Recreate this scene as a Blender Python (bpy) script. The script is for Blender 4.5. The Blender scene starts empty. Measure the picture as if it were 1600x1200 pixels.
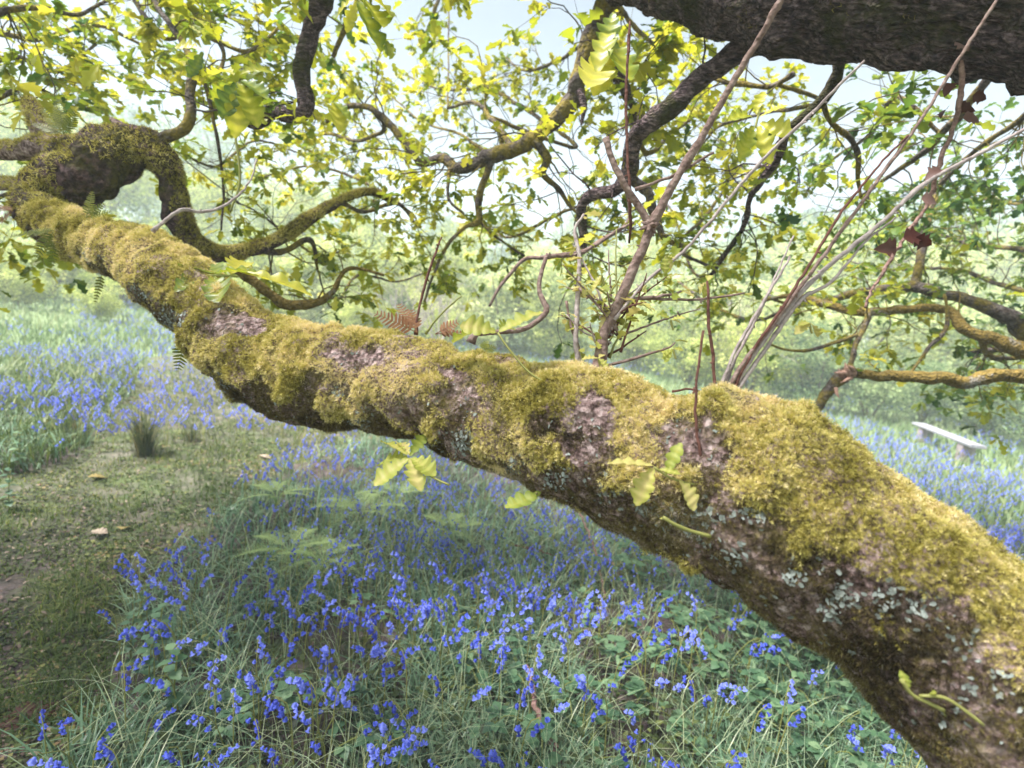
import bpy, math, random
import numpy as np
from mathutils import Matrix, Vector
S = bpy.context.scene
COL = S.collection
R_ = math.radians
rng = np.random.default_rng(7)
random.seed(7)

# ------------------------------------------------------------------ camera
F_PX = 828.0                       # focal length in pixels of the 1600x1200 photograph
def terrain(x, y):
    x = np.asarray(x, float); y = np.asarray(y, float)
    z = -0.055 * x
    z = z + 0.03 * np.sin(x * 1.3 + 1) * np.sin(y * 1.1) + 0.012 * np.sin(x * 3.7) * np.sin(y * 4.1 + 2)
    d = np.hypot(x, y)
    z = z + np.clip(d - 26, 0, 200) * 0.045 + 0.35 * np.sin(x * .11) * np.sin(y * .13) * np.clip((d - 8) / 20, 0, 1)
    return z
CAM_H = 1.55
cam_d = bpy.data.cameras.new('camera'); cam = bpy.data.objects.new('camera', cam_d); COL.objects.link(cam)
S.camera = cam
cam_d.sensor_width = 36; cam_d.lens = F_PX * 36 / 1600
cam_d.clip_start = 0.02; cam_d.clip_end = 600
cam_d.dof.use_dof = True; cam_d.dof.focus_distance = 1.12; cam_d.dof.aperture_fstop = 3.2
CAM_O = Vector((0, 0, CAM_H + float(terrain(0, 0))))
M_CAM = Matrix.Translation(CAM_O) @ Matrix.Rotation(R_(90 - 8.2), 4, 'X') @ Matrix.Rotation(R_(5.0), 4, 'Z')
cam.matrix_world = M_CAM
MC = np.array(M_CAM); RC = MC[:3, :3]; OC = MC[:3, 3]

# ------------------------------------------------------------------ sky, sun, exposure
SUN_EL, SUN_AZ = 63.0, -104.0       # azimuth measured from the view direction, negative to the left
W = bpy.data.worlds.new("World"); S.world = W; W.use_nodes = True
wn = W.node_tree.nodes; wl = W.node_tree.links
bg = wn['Background']
sky = wn.new('ShaderNodeTexSky'); sky.sky_type = 'NISHITA'; sky.sun_disc = False
sky.sun_elevation = R_(SUN_EL); sky.sun_rotation = R_(SUN_AZ)
sky.air_density = 1.0; sky.dust_density = 1.6; sky.ozone_density = 1.0
hs = wn.new('ShaderNodeHueSaturation'); hs.inputs['Saturation'].default_value = 0.30; hs.inputs['Value'].default_value = 1.0
wl.new(sky.outputs[0], hs.inputs['Color']); tn = wn.new('ShaderNodeMix'); tn.data_type = 'RGBA'; tn.blend_type = 'MULTIPLY'; tn.inputs[0].default_value = 1; tn.inputs[7].default_value = (.82, .93, 1.06, 1)
wl.new(hs.outputs[0], tn.inputs[6]); wl.new(tn.outputs[2], bg.inputs[0])
bg.inputs[1].default_value = 0.05
sd = bpy.data.lights.new('sun', 'SUN'); so = bpy.data.objects.new('sun', sd); COL.objects.link(so)
sd.energy = 5.0; sd.angle = R_(18); sd.color = (1, .965, .96)
sdir = Vector((math.sin(R_(SUN_AZ)) * math.cos(R_(SUN_EL)), math.cos(R_(SUN_AZ)) * math.cos(R_(SUN_EL)), math.sin(R_(SUN_EL))))
so.rotation_euler = sdir.to_track_quat('Z', 'Y').to_euler()
S.view_settings.view_transform = 'Standard'; S.view_settings.look = 'None'
S.view_settings.exposure = 1.85; S.view_settings.gamma = 1
S.cycles.max_bounces = 7; S.cycles.diffuse_bounces = 3; S.cycles.transmission_bounces = 4
S.cycles.transparent_max_bounces = 6; S.cycles.volume_bounces = 2
S.cycles.use_denoising = True; S.cycles.sample_clamp_indirect = 6

# ------------------------------------------------------------------ pixel <-> world
def P(u, v, d):
    return OC + RC @ np.array([(u - 800) / F_PX * d, -(v - 600) / F_PX * d, -d])
def proj(p):
    q = (np.asarray(p) - OC) @ RC
    d = -q[..., 2]
    dd = np.where(np.abs(d) < 1e-6, 1e-6, d)
    return 800 + q[..., 0] / dd * F_PX, 600 - q[..., 1] / dd * F_PX, d
def G(u, v, h=0.0):
    r = RC @ np.array([(u - 800) / F_PX, -(v - 600) / F_PX, -1.0])
    t = 0.3
    while t < 120:
        p = OC + r * t
        if p[2] <= terrain(p[0], p[1]) + h: break
        t *= 1.004
    return p

# ------------------------------------------------------------------ noise
def _h(i, j, k, s):
    n = (i * 374761393 + j * 668265263 + k * 2147483647 + s * 974634777).astype(np.int64) & 0xffffffff
    n = ((n ^ (n >> 13)) * 1274126177) & 0xffffffff
    n = ((n ^ (n >> 16)) * 2246822519) & 0xffffffff
    return ((n ^ (n >> 15)) & 0xffff) / 65535.0
def noise(p, s=0):
    p = np.asarray(p, float); i = np.floor(p).astype(np.int64); f = p - i; f = f * f * (3 - 2 * f)
    r = 0
    for a in (0, 1):
        for b in (0, 1):
            for c in (0, 1):
                w = (f[..., 0] if a else 1 - f[..., 0]) * (f[..., 1] if b else 1 - f[..., 1]) * (f[..., 2] if c else 1 - f[..., 2])
                r = r + w * _h(i[..., 0] + a, i[..., 1] + b, i[..., 2] + c, s)
    return r * 2 - 1
def fbm(p, o=3, s=0):
    p = np.asarray(p, float); r = 0; a = 1
    for k in range(o):
        r = r + a * noise(p * 2 ** k, s + k); a *= .5
    return r
def n2(x, y, f, s=0): return fbm(np.stack([x * f, y * f, np.zeros_like(x)], -1), 3, s)

# ------------------------------------------------------------------ materials
def nd(nt, t, **k):
    n = nt.nodes.new(t)
    for a, b in k.items(): setattr(n, a, b)
    return n
def ramp(nt, src, stops):
    r = nd(nt, 'ShaderNodeValToRGB'); e = r.color_ramp.elements
    while len(e) < len(stops): e.new(.5)
    for x, (p, c) in zip(e, stops): x.position = p; x.color = (*c, 1)
    nt.links.new(src, r.inputs[0]); return r.outputs[0]
def mat_leaf(name, stops, rough=.5, trans=.35, nscale=0, spec=.3, gain=1.25):
    m = bpy.data.materials.new(name); m.use_nodes = True; nt = m.node_tree; b = nt.nodes['Principled BSDF']
    a = nd(nt, 'ShaderNodeAttribute', attribute_name='tint')
    src = a.outputs['Fac']
    if nscale:
        g = nd(nt, 'ShaderNodeNewGeometry')
        n = nd(nt, 'ShaderNodeTexNoise'); n.inputs['Scale'].default_value = nscale; n.inputs['Detail'].default_value = 3
        nt.links.new(g.outputs['Position'], n.inputs['Vector'])
        ma = nd(nt, 'ShaderNodeMath', operation='MULTIPLY_ADD'); ma.inputs[1].default_value = .6; ma.inputs[2].default_value = -.3
        nt.links.new(n.outputs[0], ma.inputs[0])
        ad = nd(nt, 'ShaderNodeMath', operation='ADD'); nt.links.new(src, ad.inputs[0]); nt.links.new(ma.outputs[0], ad.inputs[1]); src = ad.outputs[0]
    c = ramp(nt, src, stops)
    nt.links.new(c, b.inputs['Base Color']); b.inputs['Roughness'].default_value = rough
    b.inputs['Specular IOR Level'].default_value = spec
    if trans:
        t = nd(nt, 'ShaderNodeBsdfTranslucent'); mx = nd(nt, 'ShaderNodeMixShader'); mx.inputs[0].default_value = trans
        v = nd(nt, 'ShaderNodeHueSaturation'); v.inputs['Value'].default_value = gain; v.inputs['Saturation'].default_value = 1.05
        nt.links.new(c, v.inputs['Color']); nt.links.new(v.outputs[0], t.inputs[0])
        nt.links.new(b.outputs[0], mx.inputs[1]); nt.links.new(t.outputs[0], mx.inputs[2])
        nt.links.new(mx.outputs[0], nt.nodes['Material Output'].inputs[0])
    return m
def mat_bark(name, stops, sc=22, bump=.6, stops2=None, sc2=5, thr=(.5, .6), stretch=None):
    m = bpy.data.materials.new(name); m.use_nodes = True; nt = m.node_tree; b = nt.nodes['Principled BSDF']
    g = nd(nt, 'ShaderNodeNewGeometry'); vec = g.outputs['Position']
    if stretch:
        mp = nd(nt, 'ShaderNodeMapping'); mp.inputs['Scale'].default_value = stretch
        nt.links.new(vec, mp.inputs[0]); vec2 = mp.outputs[0]
    else: vec2 = vec
    n = nd(nt, 'ShaderNodeTexNoise'); n.inputs['Scale'].default_value = sc; n.inputs['Detail'].default_value = 8; n.inputs['Roughness'].default_value = .68
    nt.links.new(vec2, n.inputs['Vector'])
    c = ramp(nt, n.outputs[0], stops)
    if stops2:
        k = nd(nt, 'ShaderNodeTexNoise'); k.inputs['Scale'].default_value = sc2; k.inputs['Detail'].default_value = 6; k.inputs['Roughness'].default_value = .7
        nt.links.new(vec, k.inputs['Vector'])
        f = ramp(nt, k.outputs[0], [(thr[0], (0, 0, 0)), (thr[1], (1, 1, 1))])
        n3 = nd(nt, 'ShaderNodeTexNoise'); n3.inputs['Scale'].default_value = sc * 2.3; n3.inputs['Detail'].default_value = 5
        nt.links.new(vec, n3.inputs['Vector'])
        c2 = ramp(nt, n3.outputs[0], stops2)
        mx = nd(nt, 'ShaderNodeMix', data_type='RGBA'); nt.links.new(f, mx.inputs[0]); nt.links.new(c, mx.inputs[6]); nt.links.new(c2, mx.inputs[7]); c = mx.outputs[2]
    nt.links.new(c, b.inputs['Base Color']); b.inputs['Roughness'].default_value = .9; b.inputs['Specular IOR Level'].default_value = .2
    v = nd(nt, 'ShaderNodeTexVoronoi'); v.inputs['Scale'].default_value = sc * 1.6; nt.links.new(vec2, v.inputs['Vector'])
    ad = nd(nt, 'ShaderNodeMath', operation='ADD'); nt.links.new(n.outputs[0], ad.inputs[0]); nt.links.new(v.outputs[0], ad.inputs[1])
    bp = nd(nt, 'ShaderNodeBump'); bp.inputs['Strength'].default_value = bump; bp.inputs['Distance'].default_value = .012
    nt.links.new(ad.outputs[0], bp.inputs['Height']); nt.links.new(bp.outputs[0], b.inputs['Normal'])
    return m
YG = [(0, (.06, .12, .022)), (.35, (.20, .26, .03)), (.7, (.42, .42, .04)), (1, (.60, .54, .08))]
M = {}
M['oakleaf'] = mat_leaf('oak_leaf', YG, .45, .45, 0, .3, 1.15)
M['nearleaf'] = mat_leaf('near_oak_leaf', YG, .38, .45, 40, .45, 1.35)
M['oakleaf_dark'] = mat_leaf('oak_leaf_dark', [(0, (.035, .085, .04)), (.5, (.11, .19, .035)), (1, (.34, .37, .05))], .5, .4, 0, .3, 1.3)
M['youngleaf'] = mat_leaf('young_leaf', [(0, (.14, .20, .03)), (.4, (.30, .34, .055)), (.7, (.46, .45, .10)), (1, (.62, .52, .20))], .5, .35, 25, .3, 1.2)
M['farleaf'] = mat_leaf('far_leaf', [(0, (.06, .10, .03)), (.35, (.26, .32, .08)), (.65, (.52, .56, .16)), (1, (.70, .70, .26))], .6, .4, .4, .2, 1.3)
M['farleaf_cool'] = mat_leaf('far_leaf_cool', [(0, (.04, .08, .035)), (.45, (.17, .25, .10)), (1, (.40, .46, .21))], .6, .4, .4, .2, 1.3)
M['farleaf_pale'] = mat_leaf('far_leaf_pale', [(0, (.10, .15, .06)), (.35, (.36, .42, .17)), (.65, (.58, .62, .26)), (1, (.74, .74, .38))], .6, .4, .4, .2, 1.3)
M['moss'] = mat_leaf('moss', [(0, (.045, .038, .014)), (.2, (.20, .165, .03)), (.45, (.42, .365, .085)), (.72, (.69, .60, .20)), (1, (.88, .74, .44))], .8, .3, 14, .15, 1.2)
M['moss_low_shade'] = mat_leaf('moss_low_shade', [(0, (.03, .022, .012)), (.3, (.11, .08, .04)), (.5, (.20, .155, .06)), (.7, (.26, .22, .06)), (.85, (.36, .29, .16)), (1, (.55, .48, .40))], .9, .15, 20, .1, 1.1)  # short moss, its tones dimmed to put underside shade into the colour
M['bark'] = mat_bark('limb_bark', [(.32, (.025, .016, .014)), (.44, (.15, .095, .085)), (.55, (.38, .27, .25)), (.68, (.66, .53, .50))], 55, 1.0,
                     [(.3, (.06, .05, .02)), (.7, (.20, .16, .045))], 6, (.5, .62))
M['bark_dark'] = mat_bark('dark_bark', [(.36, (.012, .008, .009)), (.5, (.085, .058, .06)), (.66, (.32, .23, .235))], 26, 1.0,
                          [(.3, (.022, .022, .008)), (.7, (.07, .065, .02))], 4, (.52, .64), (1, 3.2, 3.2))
M['bark_loop'] = mat_bark('loop_bark', [(.34, (.012, .008, .008)), (.5, (.07, .045, .045)), (.68, (.26, .16, .16))], 34, 1.0, [(.3, (.03, .028, .01)), (.7, (.12, .10, .03))], 6, (.46, .6))
M['branch'] = mat_bark('branch_bark', [(.3, (.02, .016, .015)), (.5, (.08, .062, .055)), (.75, (.24, .21, .19))], 45, .6,
                       [(.3, (.10, .085, .02)), (.7, (.26, .19, .04))], 7, (.46, .56))
M['branch_mossy'] = mat_bark('mossy_branch_bark', [(.3, (.06, .045, .02)), (.5, (.17, .12, .03)), (.75, (.32, .22, .06))], 50, .8,
                             [(.3, (.10, .085, .06)), (.7, (.3, .28, .24))], 8, (.56, .64))
M['shoot'] = mat_bark('shoot_bark', [(.3, (.09, .055, .045)), (.5, (.23, .155, .13)), (.8, (.40, .31, .27))], 60, .4)
M['shoot_pale'] = mat_bark('pale_shoot_bark', [(.3, (.18, .14, .13)), (.5, (.38, .31, .29)), (.8, (.55, .48, .45))], 50, .3)
M['shoot_red'] = mat_bark('red_shoot_bark', [(.3, (.07, .03, .022)), (.7, (.20, .09, .07))], 60, .3)
M['greenstem'] = mat_leaf('green_stem', [(0, (.14, .17, .04)), (1, (.32, .30, .09))], .5, 0)
M['lichen'] = mat_leaf('lichen', [(0, (.12, .13, .11)), (.5, (.24, .265, .235)), (1, (.40, .425, .39))], .9, .0, 90, .1)
M['frond_green'] = mat_leaf('fern_green', [(0, (.06, .09, .012)), (.5, (.15, .17, .02)), (1, (.30, .27, .03))], .5, .35, 20)
M['frond_brown'] = mat_leaf('fern_brown', [(0, (.12, .045, .02)), (.5, (.26, .12, .05)), (1, (.38, .22, .09))], .6, .3, 20)
M['deadleaf'] = mat_leaf('dead_leaf', [(0, (.06, .016, .012)), (.5, (.12, .05, .038)), (1, (.22, .13, .11))], .5, .25, 30)
M['meadow'] = mat_leaf('meadow_blade', [(0, (.05, .10, .035)), (.4, (.10, .16, .065)), (.75, (.18, .25, .11)), (1, (.30, .33, .16))], .5, .3, 0, .2, 1.2)
M['litter'] = mat_leaf('leaf_litter', [(0, (.05, .025, .02)), (.4, (.12, .075, .055)), (.75, (.24, .17, .14)), (1, (.38, .30, .22))], .8, .1, 20)
M['deadyellow'] = mat_leaf('dead_yellow_leaf', [(0, (.14, .11, .03)), (1, (.27, .20, .06))], .6, .2, 20)
M['bluebell'] = mat_leaf('bluebell_flower', [(0, (.055, .075, .46)), (.5, (.12, .17, .78)), (1, (.30, .35, .92))], .5, .3, 0, .3, 1.1)
M['bell_stem'] = mat_leaf('bluebell_stem', [(0, (.17, .20, .06)), (1, (.36, .34, .10))], .45, .2)
M['strap'] = mat_leaf('strap_leaf', [(0, (.05, .11, .05)), (.4, (.15, .26, .15)), (.75, (.28, .39, .24)), (1, (.45, .48, .27))], .38, .3, 0, .45, 1.2)
M['grass'] = mat_leaf('grass_blade', [(0, (.025, .055, .013)), (.5, (.08, .125, .025)), (.9, (.24, .26, .06)), (1, (.36, .30, .12))], .5, .35, 2.2, .3, 1.2)
M['cover'] = mat_leaf('ground_cover', [(0, (.02, .03, .012)), (.4, (.065, .09, .025)), (.65, (.12, .15, .04)), (.85, (.22, .22, .06)), (1, (.30, .18, .09))], .6, .2, 9)
M['bramble'] = mat_leaf('bramble_leaf', [(0, (.03, .075, .04)), (.5, (.08, .16, .075)), (1, (.20, .30, .15))], .45, .25, 12, .4)
M['bracken'] = mat_leaf('bracken', [(0, (.16, .26, .08)), (1, (.42, .52, .22))], .6, .4, 10)
M['rush'] = mat_leaf('rush', [(0, (.03, .05, .02)), (.6, (.10, .12, .04)), (1, (.32, .24, .10))], .5, .1)
M['deadwood'] = mat_bark('dead_wood', [(.3, (.10, .05, .04)), (.55, (.28, .17, .14)), (.8, (.45, .33, .28))], 50, .6)
M['bench'] = mat_bark('bench_wood', [(.3, (.16, .155, .17)), (.55, (.27, .265, .285)), (.8, (.40, .395, .42))], 8, .3, None, 5, (.5, .6), (1, 6, 6))
M['bench_leg'] = mat_bark('bench_leg_wood', [(.3, (.16, .12, .12)), (.6, (.34, .28, .29)), (.8, (.45, .4, .4))], 10, .4)
M['splinter'] = mat_bark('torn_wood', [(.3, (.20, .09, .06)), (.55, (.42, .26, .20)), (.8, (.60, .45, .38))], 60, .6, None, 5, (.5, .6), (1, 1, 4))

def ground_mat():
    m = bpy.data.materials.new('ground_soil'); m.use_nodes = True; nt = m.node_tree; b = nt.nodes['Principled BSDF']
    g = nd(nt, 'ShaderNodeNewGeometry'); a = nd(nt, 'ShaderNodeAttribute', attribute_name='tint')
    n = nd(nt, 'ShaderNodeTexNoise'); n.inputs['Scale'].default_value = 9; n.inputs['Detail'].default_value = 10; n.inputs['Roughness'].default_value = .7
    nt.links.new(g.outputs['Position'], n.inputs['Vector'])
    soil = ramp(nt, n.outputs[0], [(.3, (.022, .015, .012)), (.48, (.060, .043, .037)), (.6, (.125, .09, .09)), (.75, (.24, .185, .18))])
    n4 = nd(nt, 'ShaderNodeTexNoise'); n4.inputs['Scale'].default_value = 26; n4.inputs['Detail'].default_value = 6
    nt.links.new(g.outputs['Position'], n4.inputs['Vector'])
    green = ramp(nt, n4.outputs[0], [(.3, (.025, .033, .010)), (.5, (.06, .08, .022)), (.7, (.115, .125, .04))])
    mead = ramp(nt, n.outputs[0], [(.3, (.08, .13, .045)), (.5, (.15, .21, .08)), (.7, (.24, .29, .12))])
    n5 = nd(nt, 'ShaderNodeTexNoise'); n5.inputs['Scale'].default_value = 3.1; n5.inputs['Detail'].default_value = 8; n5.inputs['Roughness'].default_value = .65
    nt.links.new(g.outputs['Position'], n5.inputs['Vector'])
    f = ramp(nt, n5.outputs[0], [(.50, (0, 0, 0)), (.62, (1, 1, 1))])
    mx = nd(nt, 'ShaderNodeMix', data_type='RGBA'); nt.links.new(f, mx.inputs[0]); nt.links.new(soil, mx.inputs[6]); nt.links.new(green, mx.inputs[7])
    mx2 = nd(nt, 'ShaderNodeMix', data_type='RGBA'); nt.links.new(a.outputs['Fac'], mx2.inputs[0]); nt.links.new(mx.outputs[2], mx2.inputs[6]); nt.links.new(mead, mx2.inputs[7])
    nt.links.new(mx2.outputs[2], b.inputs['Base Color']); b.inputs['Roughness'].default_value = .95
    bp = nd(nt, 'ShaderNodeBump'); bp.inputs['Strength'].default_value = .8; bp.inputs['Distance'].default_value = .03
    nt.links.new(n.outputs[0], bp.inputs['Height']); nt.links.new(bp.outputs[0], b.inputs['Normal'])
    return m

# ------------------------------------------------------------------ mesh collector
class Geo:
    def __init__(s): s.V = []; s.F = {3: [], 4: []}; s.T = []; s.n = 0
    def add(s, v, f, t=.5):
        v = np.asarray(v, float).reshape(-1, 3); f = np.asarray(f, int)
        s.V.append(v); s.F[f.shape[1]].append(f + s.n)
        s.T.append(np.broadcast_to(np.asarray(t, float), (len(v),)).copy()); s.n += len(v)
    def scatter(s, tv, tf, mats, locs, t, tvt=None):
        """copies of one template (v,3),(f,k) by rotation-scale matrices (n,3,3) and positions (n,3)"""
        n = len(locs)
        if n == 0: return
        v = np.einsum('nij,vj->nvi', mats, tv) + locs[:, None, :]
        k = len(tv)
        f = (np.asarray(tf)[None] + (np.arange(n) * k)[:, None, None]).reshape(-1, np.asarray(tf).shape[1])
        tt = np.broadcast_to(np.asarray(t, float), (n,))[:, None] + (0 if tvt is None else np.asarray(tvt)[None, :])
        s.add(v.reshape(-1, 3), f, np.broadcast_to(tt, (n, k)).reshape(-1))
    def build(s, name, mat, parent=None, smooth=True, origin=None):
        me = bpy.data.meshes.new(name)
        V = np.concatenate(s.V) if s.V else np.zeros((0, 3))
        if origin is not None: V = V - np.asarray(origin)
        q = np.concatenate(s.F[4]) if s.F[4] else np.zeros((0, 4), int)
        t = np.concatenate(s.F[3]) if s.F[3] else np.zeros((0, 3), int)
        me.vertices.add(len(V)); me.vertices.foreach_set('co', V.astype(np.float32).ravel())
        L = np.concatenate([q.ravel(), t.ravel()])
        me.loops.add(len(L)); me.loops.foreach_set('vertex_index', L.astype(np.int32))
        me.polygons.add(len(q) + len(t))
        st = np.concatenate([np.arange(len(q)) * 4, len(q) * 4 + np.arange(len(t)) * 3])
        me.polygons.foreach_set('loop_start', st.astype(np.int32))
        me.polygons.foreach_set('use_smooth', np.full(len(q) + len(t), smooth))
        a = me.attributes.new('tint', 'FLOAT', 'POINT'); a.data.foreach_set('value', np.clip(np.concatenate(s.T), 0, 1).astype(np.float32))
        me.update(calc_edges=True); me.materials.append(mat)
        o = bpy.data.objects.new(name, me); COL.objects.link(o)
        if parent: o.parent = parent
        if origin is not None: o.location = origin
        return o
def tag(o, label=None, cat=None, group=None, kind=None):
    if label: o['label'] = label
    if cat: o['category'] = cat
    if group: o['group'] = group
    if kind: o['kind'] = kind
    return o
def empty(name, loc=(0, 0, 0), rz=0, **k):
    o = bpy.data.objects.new(name, None); COL.objects.link(o); o.location = tuple(loc); o.rotation_euler = (0, 0, rz)
    o.empty_display_size = .05
    return tag(o, **k)
def copy_tree(o, parent=None):
    c = o.copy(); COL.objects.link(c); c.parent = parent
    for ch in o.children: copy_tree(ch, c)
    return c

def spline(pts, n):
    """Catmull-Rom through rows of any width, n samples spread by length"""
    p = np.asarray(pts, float); p = np.vstack([2 * p[0] - p[1], p, 2 * p[-1] - p[-2]])
    out = []
    for i in range(1, len(p) - 2):
        t = np.linspace(0, 1, 24, endpoint=False)[:, None]
        a, b, c, d = p[i - 1], p[i], p[i + 1], p[i + 2]
        out.append(.5 * ((2 * b) + (c - a) * t + (2 * a - 5 * b + 4 * c - d) * t ** 2 + (3 * b - a - 3 * c + d) * t ** 3))
    out.append(p[-2][None]); o = np.vstack(out)
    s = np.concatenate([[0], np.cumsum(np.linalg.norm(np.diff(o[:, :3], axis=0), axis=1))])
    q = np.linspace(0, s[-1], n)
    return np.stack([np.interp(q, s, o[:, k]) for k in range(o.shape[1])], 1)
def frames(c):
    T = np.gradient(c, axis=0); T /= np.linalg.norm(T, axis=1)[:, None] + 1e-9
    N = np.zeros_like(c); a = np.array([0, 0, 1.0]) if abs(T[0][2]) < .9 else np.array([1.0, 0, 0])
    N[0] = np.cross(T[0], a); N[0] /= np.linalg.norm(N[0])
    for i in range(1, len(c)):
        v = N[i - 1] - T[i] * (N[i - 1] @ T[i]); N[i] = v / (np.linalg.norm(v) + 1e-9)
    return T, N, np.cross(T, N)
def tube(g, c, r, seg=8, rough=0., rs=0, freq=20., cap=True, t=.5):
    c = np.asarray(c, float); r = np.broadcast_to(np.asarray(r, float), (len(c),))
    T, N, B = frames(c); a = np.arange(seg) / seg * 2 * np.pi
    dirs = N[:, None] * np.cos(a)[None, :, None] + B[:, None] * np.sin(a)[None, :, None]
    rr = np.repeat(r[:, None], seg, 1)
    if rough: rr = rr * (1 + rough * fbm((c[:, None] + dirs * r[:, None, None]) * freq, 2, rs))
    v = (c[:, None] + dirs * rr[..., None]).reshape(-1, 3)
    i = np.arange(len(c) - 1)[:, None] * seg; j = np.arange(seg)[None]; k = (j + 1) % seg
    f = np.stack([i + j, i + k, i + seg + k, i + seg + j], -1).reshape(-1, 4)
    if cap:
        n0 = len(v); v = np.vstack([v, c[0], c[-1]]); e = (len(c) - 1) * seg
        g.add(v, f, t); m = g.n - len(v)
        jj = np.arange(seg); kk = (jj + 1) % seg
        g.F[3].append(np.stack([kk, jj, np.full(seg, n0)], 1) + m)
        g.F[3].append(np.stack([e + jj, e + kk, np.full(seg, n0 + 1)], 1) + m)
    else: g.add(v, f, t)
def rotm(fwd, up=None, roll=None):
    """(n,3,3) with columns x(side), y(forward), z(up)"""
    fwd = fwd / (np.linalg.norm(fwd, axis=1)[:, None] + 1e-9)
    if up is None: up = np.tile([0, 0, 1.0], (len(fwd), 1))
    x = np.cross(fwd, up); bad = np.linalg.norm(x, axis=1) < 1e-3; x[bad] = [1, 0, 0]
    x /= np.linalg.norm(x, axis=1)[:, None]; z = np.cross(x, fwd)
    if roll is not None:
        c, s = np.cos(roll)[:, None], np.sin(roll)[:, None]
        x, z = x * c + z * s, z * c - x * s
    return np.stack([x, fwd, z], 2)

# leaf templates: length 1 along +y, width along x, up z
def strip_leaf(st, droop=.15, fold=.25, wave=0.):
    v = []; f = []
    for i, (y, w) in enumerate(st):
        z = -droop * y * y
        zz = fold * w + wave * (1 if i % 2 else -1) * .03
        v += [(-w, y - .1 * w, z + zz), (0, y, z), (w, y - .1 * w, z + zz)]
    for i in range(len(st) - 1):
        a = i * 3; f += [(a, a + 1, a + 4, a + 3), (a + 1, a + 2, a + 5, a + 4)]
    return np.array(v), np.array(f)
OAK = strip_leaf([(0, .01), (.10, .03), (.22, .13), (.30, .09), (.42, .22), (.50, .13), (.63, .30), (.72, .18), (.84, .27), (.93, .13), (1, .01)], .22, .25, 1.)
def oakst():
    st = [(0, .012), (.05, .02)]
    for i in range(2, 33):
        y = i / 33; env = .05 + .30 * math.sin(math.pi * min(1, y * .96) ** 1.4); st.append((y, env * (.50 + .50 * abs(math.sin(y ** .9 * 4.3 * math.pi)) ** .6)))
    return st + [(1, .01)]
OAK = strip_leaf(oakst(), .22, .3, 0)
OAKLO = strip_leaf([(0, .02), (.25, .15), (.38, .09), (.62, .31), (.76, .15), (.9, .24), (1, .02)], .22, .3)
OVAL = strip_leaf([(0, .02), (.2, .22), (.45, .33), (.75, .22), (1, .01)], .2, .2)
QUAD = (np.array([(0, 0, 0), (.33, .5, .08), (0, 1, -.1), (-.33, .5, .08)]), np.array([(0, 1, 2, 3)]))
def rnd_unit(n):
    v = rng.normal(size=(n, 3)); return v / np.linalg.norm(v, axis=1)[:, None]
def leaf_clusters(g, tips, dirs, size, per=5, tmpl=OAKLO, tmean=.5, tsd=.25, spread=.9, sj=.25):
    """rosettes of leaves at twig tips, oak-fashion"""
    n = len(tips)
    if n == 0: return
    L = np.repeat(tips, per, 0); D = np.repeat(dirs, per, 0)
    d = D * .7 + rnd_unit(len(L)) * spread; d[:, 2] = d[:, 2] * .6 - .05
    up = np.tile([0, 0, 1.], (len(L), 1)) + rnd_unit(len(L)) * .5
    sz = size * (1 + sj * rng.normal(size=len(L))).clip(.35, 1.8)
    m = rotm(d, up) * sz[:, None, None]
    t = np.repeat(rng.normal(tmean, tsd * .7, n), per) + rng.normal(0, tsd * .5, len(L))
    g.scatter(tmpl[0], tmpl[1], m, L + rnd_unit(len(L)) * size * .12, t.clip(0, 1))
def grow(gw, tips, dirs, p, d, length, r, level, kids=3, gravity=-.03, wig=.35, seg=5, along=.25):
    """wiggly woody growth; collects tips"""
    n = max(4, int(length / .06)) if length < 1.5 else 14
    pts = [p]; q = p.copy(); dd = d / np.linalg.norm(d)
    for i in range(n):
        dd = dd + rng.normal(size=3) * wig * .5; dd[2] += gravity; dd /= np.linalg.norm(dd)
        q = q + dd * length / n; pts.append(q)
    pts = np.array(pts); rad = np.linspace(r, r * .45, len(pts))
    tube(gw, pts, rad, seg, cap=False)
    tips.append(pts[-1]); dirs.append(dd)
    if level == 0:
        for i in range(1, len(pts) - 1):
            if rng.random() < along: tips.append(pts[i]); dirs.append(dd)
        return
    for k in range(kids):
        i = rng.integers(len(pts) // 3, len(pts)); b = pts[i] - pts[i - 1]
        b = b / np.linalg.norm(b) + rnd_unit(1)[0] * .9
        grow(gw, tips, dirs, pts[i], b, length * rng.uniform(.45, .75), rad[i] * .6, level - 1, kids, gravity, wig, max(3, seg - 1), along)

# ------------------------------------------------------------------ ground regions
def in_poly(x, y, poly):
    r = np.zeros(np.shape(x), bool); n = len(poly)
    for i in range(n):
        x1, y1 = poly[i]; x2, y2 = poly[(i + 1) % n]
        c = ((y1 > y) != (y2 > y)) & (x < (x2 - x1) * (y - y1) / (y2 - y1 + 1e-12) + x1)
        r ^= c
    return r
def gpoly(px): return [tuple(G(u, v)[:2]) for u, v in px]
PATH = gpoly([(-300, 1500), (-300, 790), (0, 745), (130, 705), (190, 640), (235, 560), (300, 545), (360, 590), (440, 655), (620, 672), (560, 700), (440, 728), (370, 800), (265, 880), (165, 985), (185, 1090), (140, 1200), (130, 1500)])
def path_mask(x, y):
    jx = x + .08 * n2(x, y, 2.5, 11); jy = y + .12 * n2(x, y, 2.5, 17)
    return in_poly(jx, jy, PATH)

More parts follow.
